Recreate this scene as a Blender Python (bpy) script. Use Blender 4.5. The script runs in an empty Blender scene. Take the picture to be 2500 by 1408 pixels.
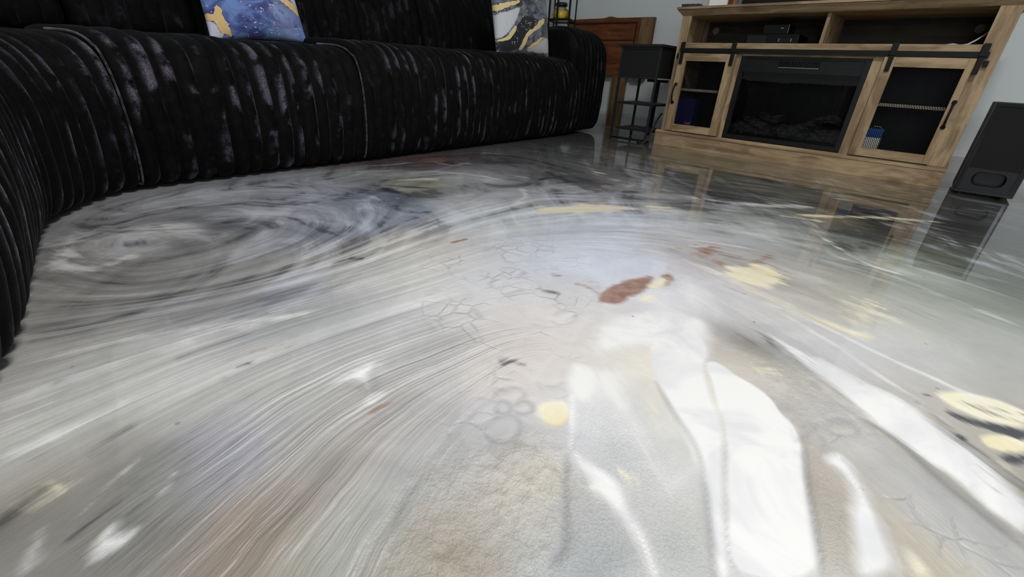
import bpy, bmesh, math, random
import numpy as np
from mathutils import Vector, Matrix, noise as mnoise

C = bpy.context.scene.collection
rnd = random.Random(7)

# ------------------------------------------------------------------ camera
W_, H_ = 2500.0, 1408.0
F_PX = 1063.35
CAM_H = 0.40
_dn = Vector((1125 - 1250, 2823 - 704, F_PX)).normalized()      # direction of world "down" in camera axes
_lf = Vector((-28 - 1250, 95 - 704, F_PX)).normalized()         # direction of world -X in camera axes
AZ = -_dn
AX = -_lf
AY = AZ.cross(AX).normalized()
AX = AY.cross(AZ).normalized()
cam_d = bpy.data.cameras.new('camera')
cam_d.sensor_width = 36.0
cam_d.lens = F_PX / W_ * 36.0
cam_d.clip_start = 0.01
cam = bpy.data.objects.new('camera', cam_d)
C.objects.link(cam)
cam.matrix_world = Matrix(((AX[0], -AX[1], -AX[2], 0), (AY[0], -AY[1], -AY[2], 0), (AZ[0], -AZ[1], -AZ[2], CAM_H), (0, 0, 0, 1)))
bpy.context.scene.camera = cam

# ------------------------------------------------------------------ light and exposure
vs = bpy.context.scene.view_settings
vs.view_transform = 'Standard'
vs.look = 'None'
vs.gamma = 1.0
vs.use_curve_mapping = False
vs.exposure = 0.52
world = bpy.data.worlds.new('world')
bpy.context.scene.world = world
world.use_nodes = True
world.node_tree.nodes['Background'].inputs[0].default_value = (0.75, 0.85, 1.0, 1)
world.node_tree.nodes['Background'].inputs[1].default_value = 0.3

def area(name, loc, rot, sx, sy, power, col):
    l = bpy.data.lights.new(name, 'AREA')
    l.shape = 'RECTANGLE'; l.size = sx; l.size_y = sy; l.energy = power; l.color = col
    o = bpy.data.objects.new(name, l); C.objects.link(o)
    o.location = loc; o.rotation_euler = rot
    return o
area('ceiling_lamp_light', (0.15, 0.75, 2.38), (0, 0, 0), 0.5, 0.5, 34, (1.0, 0.965, 0.95))
area('window_light', (1.2, -2.40, 1.45), (math.radians(90), 0, 0), 1.6, 1.3, 26, (0.86, 0.93, 1.0))

# ------------------------------------------------------------------ pixel helpers (used to read places off the photograph)
def ray(px, py):
    v = Vector((px - 1250, py - 704, F_PX))
    return Vector((v.dot(AX), v.dot(AY), v.dot(AZ)))
def FL(px, py):
    r = ray(px, py); t = -CAM_H / r.z
    return (r.x * t, r.y * t)
def ONX(px, py, x):
    r = ray(px, py); t = x / r.x
    return (r.y * t, CAM_H + r.z * t)

# ------------------------------------------------------------------ mesh helpers
def tag(o, label=None, cat=None, group=None, kind=None):
    if label: o['label'] = label
    if cat: o['category'] = cat
    if group: o['group'] = group
    if kind: o['kind'] = kind
    return o
def empty(name, loc, label, cat, group=None, rz=0):
    o = bpy.data.objects.new(name, None); C.objects.link(o)
    o.location = loc; o.rotation_euler = (0, 0, rz); o.empty_display_size = 0.05
    return tag(o, label, cat, group)
def obj(name, bm, mat, parent=None, smooth=False, bevel=0):
    me = bpy.data.meshes.new(name)
    if bevel:
        bmesh.ops.remove_doubles(bm, verts=bm.verts, dist=1e-6)
        es = [e for e in bm.edges if len(e.link_faces) == 2 and e.calc_face_angle(0) > 0.6]
        bmesh.ops.bevel(bm, geom=es, offset=bevel, segments=2, affect='EDGES', profile=0.7, clamp_overlap=True)
    bm.to_mesh(me); bm.free()
    for m in (mat if isinstance(mat, (list, tuple)) else [mat]): me.materials.append(m)
    if smooth:
        for p in me.polygons: p.use_smooth = True
    o = bpy.data.objects.new(name, me); C.objects.link(o)
    if parent: o.parent = parent
    return o
def mesh_np(name, verts, faces, mat, parent=None, smooth=True):
    me = bpy.data.meshes.new(name)
    me.from_pydata([tuple(v) for v in verts], [], faces)
    me.materials.append(mat)
    if smooth: me.polygons.foreach_set('use_smooth', [True] * len(me.polygons))
    me.update()
    o = bpy.data.objects.new(name, me); C.objects.link(o)
    if parent: o.parent = parent
    return o
def box(bm, x0, x1, y0, y1, z0, z1, M=None):
    vs_ = [(x0, y0, z0), (x1, y0, z0), (x1, y1, z0), (x0, y1, z0), (x0, y0, z1), (x1, y0, z1), (x1, y1, z1), (x0, y1, z1)]
    v = [bm.verts.new(M @ Vector(p) if M else p) for p in vs_]
    for f in ((0, 3, 2, 1), (4, 5, 6, 7), (0, 1, 5, 4), (1, 2, 6, 5), (2, 3, 7, 6), (3, 0, 4, 7)):
        bm.faces.new([v[i] for i in f])
def BX(*a, M=None):
    bm = bmesh.new(); box(bm, *a, M=M); return bm
def tube(bm, pts, r, n=10, cap=True):
    pts = [Vector(p) for p in pts]; rings = []
    up = None
    for i, p in enumerate(pts):
        d = (pts[min(i + 1, len(pts) - 1)] - pts[max(i - 1, 0)]).normalized()
        if up is None:
            up = Vector((0, 0, 1)) if abs(d.z) < .9 else Vector((1, 0, 0))
        a = d.cross(up).normalized(); b = a.cross(d).normalized(); up = b
        rr = r[i] if isinstance(r, (list, tuple)) else r
        rings.append([bm.verts.new(p + (a * math.cos(t) + b * math.sin(t)) * rr) for t in [2 * math.pi * k / n for k in range(n)]])
    for i in range(len(rings) - 1):
        for k in range(n):
            bm.faces.new((rings[i][k], rings[i][(k + 1) % n], rings[i + 1][(k + 1) % n], rings[i + 1][k]))
    if cap:
        bm.faces.new(rings[0][::-1]); bm.faces.new(rings[-1])
def lathe(bm, prof, cx=0, cy=0, n=28):
    rings = []
    for r, z in prof:
        rings.append([bm.verts.new((cx + r * math.cos(2 * math.pi * k / n), cy + r * math.sin(2 * math.pi * k / n), z)) for k in range(n)])
    for i in range(len(rings) - 1):
        for k in range(n):
            bm.faces.new((rings[i][k], rings[i][(k + 1) % n], rings[i + 1][(k + 1) % n], rings[i + 1][k]))
    bm.faces.new(rings[0][::-1]); bm.faces.new(rings[-1])
def prism(bm, poly, axis, a0, a1):
    """poly: list of 2-D points, extruded along axis 'x','y' or 'z' from a0 to a1"""
    def P(u, v, a):
        return {'x': (a, u, v), 'y': (u, a, v), 'z': (u, v, a)}[axis]
    A = [bm.verts.new(P(u, v, a0)) for u, v in poly]
    B = [bm.verts.new(P(u, v, a1)) for u, v in poly]
    n = len(poly)
    for i in range(n): bm.faces.new((A[i], A[(i + 1) % n], B[(i + 1) % n], B[i]))
    bm.faces.new(A[::-1]); bm.faces.new(B)
    bmesh.ops.recalc_face_normals(bm, faces=bm.faces)

# ------------------------------------------------------------------ node helpers
class NT:
    def __init__(s, name):
        s.m = bpy.data.materials.new(name); s.m.use_nodes = True
        s.t = s.m.node_tree; s.t.nodes.clear()
        s.out = s.t.nodes.new('ShaderNodeOutputMaterial')
        s.b = s.t.nodes.new('ShaderNodeBsdfPrincipled')
        s.t.links.new(s.b.outputs[0], s.out.inputs[0])
    def N(s, typ, **k):
        n = s.t.nodes.new('ShaderNode' + typ)
        for a, v in k.items(): setattr(n, a, v)
        return n
    def put(s, sock, v):
        if isinstance(v, bpy.types.NodeSocket): s.t.links.new(v, sock)
        elif v is not None:
            if isinstance(v, (tuple, list)) and len(v) == 3 and sock.type == 'RGBA': v = (*v, 1)
            sock.default_value = v
    def math(s, op, a, b=None, c=None, clamp=False):
        n = s.N('Math', operation=op, use_clamp=clamp)
        for i, v in enumerate((a, b, c)):
            if v is not None: s.put(n.inputs[i], v)
        return n.outputs[0]
    def vmath(s, op, a, b=None):
        n = s.N('VectorMath', operation=op); s.put(n.inputs[0], a)
        if b is not None:
            if op == 'SCALE': s.put(n.inputs[3], b)
            else: s.put(n.inputs[1], b)
        return n.outputs[0]
    def mix(s, f, a, b, blend='MIX'):
        n = s.N('Mix', data_type='RGBA', blend_type=blend)
        s.put(n.inputs[0], f); s.put(n.inputs[6], a); s.put(n.inputs[7], b)
        return n.outputs[2]
    def attr(s, name):
        n = s.N('Attribute', attribute_name=name); return n
    def noise(s, vec, scale, detail=3, rough=.5, dist=0, w=None):
        n = s.N('TexNoise')
        s.put(n.inputs['Vector'], vec); n.inputs['Scale'].default_value = scale
        n.inputs['Detail'].default_value = detail; n.inputs['Roughness'].default_value = rough
        n.inputs['Distortion'].default_value = dist
        return n.outputs[0]
    def voro(s, vec, scale, feature='F1', rand=1.0):
        n = s.N('TexVoronoi', feature=feature); s.put(n.inputs['Vector'], vec)
        n.inputs['Scale'].default_value = scale; n.inputs['Randomness'].default_value = rand
        return n
    def ss(s, v, lo, hi, o0=0.0, o1=1.0):
        n = s.N('MapRange', interpolation_type='SMOOTHSTEP')
        s.put(n.inputs[0], v)
        for i, q in enumerate((lo, hi, o0, o1)): s.put(n.inputs[i + 1], q)
        return n.outputs[0]
    def comb(s, x, y, z=0.0):
        n = s.N('CombineXYZ')
        for i, v in enumerate((x, y, z)): s.put(n.inputs[i], v)
        return n.outputs[0]
    def sep(s, v):
        n = s.N('SeparateXYZ'); s.put(n.inputs[0], v); return n.outputs
    def obj(s): return s.N('TexCoord').outputs['Object']
    def bump(s, h, strength, dist, normal=None):
        n = s.N('Bump'); s.put(n.inputs['Height'], h)
        n.inputs['Strength'].default_value = strength; n.inputs['Distance'].default_value = dist
        if normal is not None: s.put(n.inputs['Normal'], normal)
        return n.outputs[0]
    def set(s, **k):
        names = dict(col='Base Color', rough='Roughness', metal='Metallic', norm='Normal', spec='Specular IOR Level', coat='Coat Weight',
                     coatr='Coat Roughness', sheen='Sheen Weight', sheenr='Sheen Roughness', sheent='Sheen Tint', alpha='Alpha',
                     trans='Transmission Weight', ior='IOR', emc='Emission Color', ems='Emission Strength', coati='Coat IOR')
        for a, v in k.items(): s.put(s.b.inputs[names[a]], v)
        return s.m
def lin(r, g, b):
    f = lambda c: (c / 255 / 12.92) if c / 255 <= .04045 else ((c / 255 + .055) / 1.055) ** 2.4
    return (f(r), f(g), f(b))
def plain(name, rgb, rough=.5, metal=0, spec=.5, nz=.12, sc=30):
    m = NT(name); o = m.obj()
    n = m.noise(o, sc, 4)
    c = lin(*rgb)
    col = m.mix(m.ss(n, .3, .7), tuple(q * (1 - nz) for q in c), tuple(min(1, q * (1 + nz)) for q in c))
    return m.set(col=col, rough=rough, metal=metal, spec=spec)

def wood(name, axis, dark=(122, 101, 74), light=(180, 156, 122), red=(150, 125, 98)):
    m = NT(name); o = m.obj()
    st = {'x': (1, 14, 14), 'z': (14, 14, 1)}[axis]
    v = m.vmath('MULTIPLY', o, st)
    warp = m.noise(o, 3.0, 2)
    v2 = m.vmath('ADD', v, m.comb(m.math('MULTIPLY', warp, 1.2), m.math('MULTIPLY', warp, 2.0), m.math('MULTIPLY', warp, 1.2)))
    g1 = m.noise(v2, 2.2, 5, .6)
    g2 = m.noise(m.vmath('MULTIPLY', v2, (3, 5, 3)), 3.0, 4, .7)
    big = m.noise(m.vmath('MULTIPLY', o, (2.2, 2.2, 5) if axis == 'x' else (5, 5, 1.6)), 1.3, 3)
    c = m.mix(m.ss(g1, .32, .68), lin(*dark), lin(*light))
    c = m.mix(m.math('MULTIPLY', m.ss(big, .45, .75), .55), c, lin(*red))
    c = m.mix(m.math('MULTIPLY', m.ss(g2, .55, .8), .35), c, lin(70, 55, 40))
    # knots
    kn = m.voro(m.vmath('MULTIPLY', o, (1, 1, 2.6) if axis == 'x' else (2.6, 1, 1)), 3.1)
    k = m.ss(kn.outputs['Distance'], .05, .14, 1.0, 0.0)
    c = m.mix(m.math('MULTIPLY', k, .40), c, lin(92, 68, 46))
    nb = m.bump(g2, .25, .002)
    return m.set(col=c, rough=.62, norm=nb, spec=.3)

M_WX = wood('rustic_oak_across', 'x')
M_WZ = wood('rustic_oak_upright', 'z')
M_WIN = wood('oak_inside_shaded', 'x', dark=(40, 35, 28), light=(66, 58, 46), red=(52, 45, 36))  # same oak, darkened in its colour for the shade inside the console
M_HB = wood('red_brown_wood', 'x', dark=(84, 46, 24), light=(128, 76, 38), red=(98, 52, 28))
M_GROOVE = plain('dark_groove', (50, 28, 16), .6)
M_HBD = wood('pale_brown_wood', 'z', dark=(96, 72, 48), light=(136, 106, 74), red=(110, 84, 56))
M_IRON = plain('black_iron', (18, 17, 16), .6, 0, .25)
M_BLACK = plain('black_plastic', (14, 14, 15), .45)
M_SATIN = plain('satin_black_panel', (20, 21, 22), .4, spec=.35)
M_GLOSS = plain('gloss_black', (6, 6, 7), .08)
M_CHROME = plain('chrome', (200, 200, 205), .18, 1)
M_CLOTH = plain('black_cloth', (17, 17, 18), .9, sc=400)
M_TABLE = plain('black_table_board', (20, 20, 22), .6)
M_TFRAME = plain('dark_metal_frame', (44, 45, 48), .45, .3)
M_WHITE = plain('white_paper', (235, 233, 228), .8, nz=.03)
M_GREY = plain('grey_plastic_cap', (120, 118, 112), .6)
M_WCABLE = plain('white_cable', (215, 215, 215), .5)
M_MESHW = plain('black_wire', (5, 5, 5), .7, spec=.15)

def glass(name, tint=(1, 1, 1), rough=.02, mixf=.9):
    m = NT(name)
    tr = m.N('BsdfTransparent'); tr.inputs[0].default_value = (*tint, 1)
    gl = m.N('BsdfGlossy'); gl.inputs['Roughness'].default_value = rough
    fr = m.N('Fresnel'); fr.inputs[0].default_value = 1.45
    mx = m.N('MixShader'); m.t.links.new(fr.outputs[0], mx.inputs[0])
    m.t.links.new(tr.outputs[0], mx.inputs[1]); m.t.links.new(gl.outputs[0], mx.inputs[2])
    m.t.links.new(mx.outputs[0], m.out.inputs[0])
    return m.m
M_GLASS = glass('smoked_glass', (.8, .8, .8))
M_CLEAR = glass('clear_glass', (.9, .9, .9))

# walls
def wallmat(name, rgb):
    m = NT(name); o = m.obj()
    n = m.noise(o, 60, 4); nb = m.bump(n, .25, .003)
    big = m.noise(o, 1.5, 2)
    c = lin(*rgb)
    col = m.mix(big, tuple(q * .96 for q in c), tuple(q * 1.04 for q in c))
    return m.set(col=col, rough=.75, norm=nb, spec=.3)
M_WALL = wallmat('sage_grey_paint', (222, 227, 227))
M_CEIL = wallmat('white_ceiling_paint', (225, 225, 222))
M_BASE = plain('baseboard_paint', (196, 198, 196), .5, nz=.03)

# ------------------------------------------------------------------ room shell
X0, X1, Y0, Y1, ZC = -2.822, 2.3, -2.6, 3.668, 2.45
def struct(name, bm, m, parent=None):
    o = obj(name, bm, m, parent); o['kind'] = 'structure'; return o
struct('wall_back', BX(X0 - .1, X1 + .1, Y1, Y1 + .1, 0, ZC), M_WALL)
struct('wall_left', BX(X0 - .1, X0, Y0 - .1, Y1, 0, ZC), M_WALL)
struct('wall_right', BX(X1, X1 + .1, Y0 - .1, Y1, 0, ZC), M_WALL)
struct('wall_front', BX(X0, X1, Y0 - .1, Y0, 0, ZC), M_WALL)
struct('ceiling', BX(X0 - .1, X1 + .1, Y0 - .1, Y1 + .1, ZC, ZC + .1), M_CEIL)
def base(name, pts, axis, a0, a1):
    bm = bmesh.new(); prism(bm, pts, axis, a0, a1); struct(name, bm, M_BASE)
hb = .112
base('baseboard_back', [(Y1, 0), (Y1 - .014, 0), (Y1 - .014, hb * .8), (Y1 - .008, hb * .93), (Y1 - .004, hb), (Y1, hb)], 'x', X0 + .015, X1 - .015)
base('baseboard_left', [(X0, 0), (X0 + .014, 0), (X0 + .014, hb * .8), (X0 + .008, hb * .93), (X0 + .004, hb), (X0, hb)], 'y', Y0, Y1)
base('baseboard_right', [(X1, 0), (X1 - .014, 0), (X1 - .014, hb * .8), (X1 - .008, hb * .93), (X1 - .004, hb), (X1, hb)], 'y', Y0, Y1)

# ------------------------------------------------------------------ FLOOR: poured, swirled epoxy
# flow strokes and pigment shapes are read off the photograph and put down on the floor plane in metres
STROKES = [
 [(0,1250),(250,1080),(500,960),(800,850),(1050,800),(1300,800)],
 [(0,900),(300,800),(600,750),(900,690),(1200,620)],
 [(0,1090),(200,1000),(450,880),(700,800),(1000,745)],
 [(60,1408),(300,1220),(550,1060),(800,940),(1000,870),(1150,840)],
 [(450,1408),(560,1240),(700,1090),(850,970),(1000,910),(1180,860)],
 [(700,1408),(780,1240),(900,1060),(1020,940),(1150,880)],
 [(900,1408),(960,1250),(1030,1100),(1100,980),(1180,900)],
 [(80,820),(300,790),(500,745),(800,690),(1000,620),(1200,580),(1500,570),(1800,595),(2100,665),(2500,790)],
 [(100,660),(200,700),(330,725),(450,725),(560,700),(700,650),(800,600),(850,560),(855,530),(800,505),(700,495),(600,500)],
 [(400,700),(550,650),(680,600),(760,560),(780,540),(740,520),(650,520),(520,540)],
 [(500,745),(700,680),(850,615),(940,550),(970,505),(930,475),(850,458),(700,455),(550,470),(400,490),(250,540)],
 [(900,640),(1000,590),(1100,545),(1200,505),(1275,480),(1255,450),(1180,428),(1050,415),(900,420),(820,440)],
 [(1300,560),(1450,540),(1650,540),(1850,570),(2100,620),(2500,740)],
 [(1290,480),(1500,485),(1700,490),(1900,515),(2200,570),(2500,660)],
 [(1250,350),(1400,375),(1500,400),(1700,440),(1900,470),(2200,500),(2500,540)],
 [(1380,600),(1600,640),(1750,700),(1900,780),(2100,900),(2300,1050),(2500,1200)],
 [(1650,610),(1850,690),(2100,810),(2300,910),(2500,1010)],
 [(1540,760),(1600,900),(1700,1100),(1750,1250),(1780,1408)],
 [(1400,870),(1420,1000),(1500,1200),(1600,1408)],
 [(1750,830),(1880,950),(1970,1100),(2030,1250),(2080,1408)],
 [(1850,850),(2050,1000),(2200,1150),(2350,1300),(2450,1408)],
 [(1820,800),(2010,920),(2200,1060),(2350,1180),(2500,1310)],
 [(1900,650),(2100,720),(2300,800),(2500,900)],
 [(1900,430),(2100,470),(2300,520),(2500,560)],
 [(150,560),(300,500),(500,460),(700,430),(900,405),(1100,385)],
]
gx0, gx1, gy0, gy1, gs = -2.3, 1.7, -0.6, 3.5, 0.022
gx = np.arange(gx0, gx1, gs); gy = np.arange(gy0, gy1, gs)
GX, GY = np.meshgrid(gx, gy)                       # [iy, ix]
SP, SD = [], []
for st in STROKES:
    P = np.array([FL(*p) for p in st])
    # resample evenly along the floor
    seg = np.r_[0, np.cumsum(np.hypot(*np.diff(P, axis=0).T))]
    n = max(6, int(seg[-1] / .05)); s = np.linspace(0, seg[-1], n)
    Q = np.c_[np.interp(s, seg, P[:, 0]), np.interp(s, seg, P[:, 1])]
    k = np.array([.25, .5, .25])
    for _ in range(3):
        Q[1:-1] = .25 * Q[:-2] + .5 * Q[1:-1] + .25 * Q[2:]
    D = np.gradient(Q, axis=0); D /= np.linalg.norm(D, axis=1)[:, None] + 1e-9
    SP.append(Q); SD.append(D)
SP = np.vstack(SP); SD = np.vstack(SD)
dx = np.zeros_like(GX); dy = np.zeros_like(GX); wsum = np.zeros_like(GX)
cxx = np.zeros_like(GX); cxy = np.zeros_like(GX)
for (px, py), (ux, uy) in zip(SP, SD):
    r2 = (GX - px) ** 2 + (GY - py) ** 2
    w = np.exp(-r2 / (2 * .05 ** 2)) + .08 * np.exp(-r2 / (2 * .16 ** 2)) + 1e-4 / (r2 + .05)
    dx += w * ux; dy += w * uy; wsum += w
nrm = np.hypot(dx, dy) + 1e-9
dx /= nrm; dy /= nrm
nx_, ny_ = -dy, dx
def solve(ax, ay, bx_, by_, eps, it=500):
    """minimise (a.grad p)^2 + eps |grad p - b|^2 by conjugate gradients"""
    a11 = ax * ax + eps; a12 = ax * ay; a22 = ay * ay + eps
    def G(p):
        px = np.zeros_like(p); py = np.zeros_like(p)
        px[:, :-1] = (p[:, 1:] - p[:, :-1]) / gs; py[:-1] = (p[1:] - p[:-1]) / gs
        return px, py
    def GT(fx, fy):
        q = np.zeros_like(fx)
        q[:, :-1] -= fx[:, :-1] / gs; q[:, 1:] += fx[:, :-1] / gs
        q[:-1] -= fy[:-1] / gs; q[1:] += fy[:-1] / gs
        return q
    def A(p):
        px, py = G(p)
        return GT(a11 * px + a12 * py, a12 * px + a22 * py)
    b = GT(eps * bx_, eps * by_)
    x = np.zeros_like(b); r = b - A(x); d = r.copy(); rs = (r * r).sum()
    for _ in range(it):
        Ad = A(d); al = rs / ((d * Ad).sum() + 1e-20)
        x += al * d; r -= al * Ad; rn = (r * r).sum()
        if rn < 1e-12 * rs: break
        d = r + rn / rs * d; rs = rn
    return x
PSI = solve(dx, dy, nx_, ny_, .03, 900)
PHI = solve(nx_, ny_, dx, dy, .5, 300)

# floor vertex grid, finer near the middle of the room
def spaced(a, b, c, near, far, slope):
    out = [c]; x = c
    while x < b: x += min(far, near + slope * max(0, x - c - .45)); out.append(min(x, b))
    x = c; lo = []
    while x > a: x -= min(far, near + slope * max(0, c - x - .45)); lo.append(max(x, a))
    return np.array(lo[::-1] + out)
vx = spaced(X0, X1, -.1, .0038, .03, .0065)
vy = spaced(Y0, Y1, .42, .0038, .03, .0065)
VX, VY = np.meshgrid(vx, vy)
NV = VX.size
def samp(Fd):
    fx = np.clip((VX - gx0) / gs, 0, len(gx) - 1.001); fy = np.clip((VY - gy0) / gs, 0, len(gy) - 1.001)
    ix = fx.astype(int); iy = fy.astype(int); tx = fx - ix; ty = fy - iy
    return (Fd[iy, ix] * (1 - tx) * (1 - ty) + Fd[iy, ix + 1] * tx * (1 - ty) + Fd[iy + 1, ix] * (1 - tx) * ty + Fd[iy + 1, ix + 1] * tx * ty)

def sdf(P, X, Y):
    """signed distance, + inside, of points to polygon P (metres)"""
    P = np.array(P); n = len(P); d = np.full(X.shape, 1e9); ins = np.zeros(X.shape, bool)
    for i in range(n):
        a = P[i]; b = P[(i + 1) % n]; e = b - a
        wx = X - a[0]; wy = Y - a[1]
        t = np.clip((wx * e[0] + wy * e[1]) / (e @ e + 1e-12), 0, 1)
        d = np.minimum(d, (wx - t * e[0]) ** 2 + (wy - t * e[1]) ** 2)
        c = ((a[1] > Y) != (b[1] > Y))
        with np.errstate(divide='ignore', invalid='ignore'):
            xi = (b[0] - a[0]) * (Y - a[1]) / (b[1] - a[1] + 1e-15) + a[0]
        ins ^= c & (X < xi)
    return np.where(ins, 1, -1) * np.sqrt(d)
def sub(P, m):
    P = np.array(P)
    j0, j1 = np.searchsorted(vx, [P[:, 0].min() - m, P[:, 0].max() + m])
    i0, i1 = np.searchsorted(vy, [P[:, 1].min() - m, P[:, 1].max() + m])
    return slice(i0, max(i1, i0 + 1)), slice(j0, max(j1, j0 + 1))
def smooth_poly(P, closed=True, it=2):
    P = [np.array(p, float) for p in P]
    for _ in range(it):
        Q = []
        n = len(P)
        for i in range(n if closed else n - 1):
            a, b = P[i], P[(i + 1) % n]
            Q += [a * .75 + b * .25, a * .25 + b * .75]
        if not closed: Q = [P[0]] + Q + [P[-1]]
        P = Q
    return P
def paint_poly(F, pts, w, v=1.0):
    """adds a pigment patch: .5 on its outline, ramping over w metres to each side"""
    w = w * KW; P = smooth_poly([FL(*p) for p in pts]); sl = sub(P, w * 1.2)
    d = sdf(P, VX[sl], VY[sl]) / (2 * w) + .5
    F[sl] = np.maximum(F[sl], np.clip(d, 0, 1) * v)
def paint_line(F, pts, hw, w=None, v=1.0):
    w = (w or hw) * KW
    P = smooth_poly([FL(*p) for p in pts], False); sl = sub(P, hw + w * 1.2)
    X, Y = VX[sl], VY[sl]; d = np.full(X.shape, 1e9); tt = np.zeros(X.shape)
    n = len(P) - 1
    for i in range(n):
        a, b = P[i], P[i + 1]; e = b - a
        wx = X - a[0]; wy = Y - a[1]
        t = np.clip((wx * e[0] + wy * e[1]) / (e @ e + 1e-12), 0, 1)
        q = (wx - t * e[0]) ** 2 + (wy - t * e[1]) ** 2
        k = q < d; d = np.where(k, q, d); tt = np.where(k, (i + t) / n, tt)
    taper = np.clip(np.minimum(tt, 1 - tt) * 6, .15, 1)
    g = np.clip((hw * taper - np.sqrt(d)) / (2 * w) + .5, 0, 1) * v
    F[sl] = np.maximum(F[sl], g)

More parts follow.
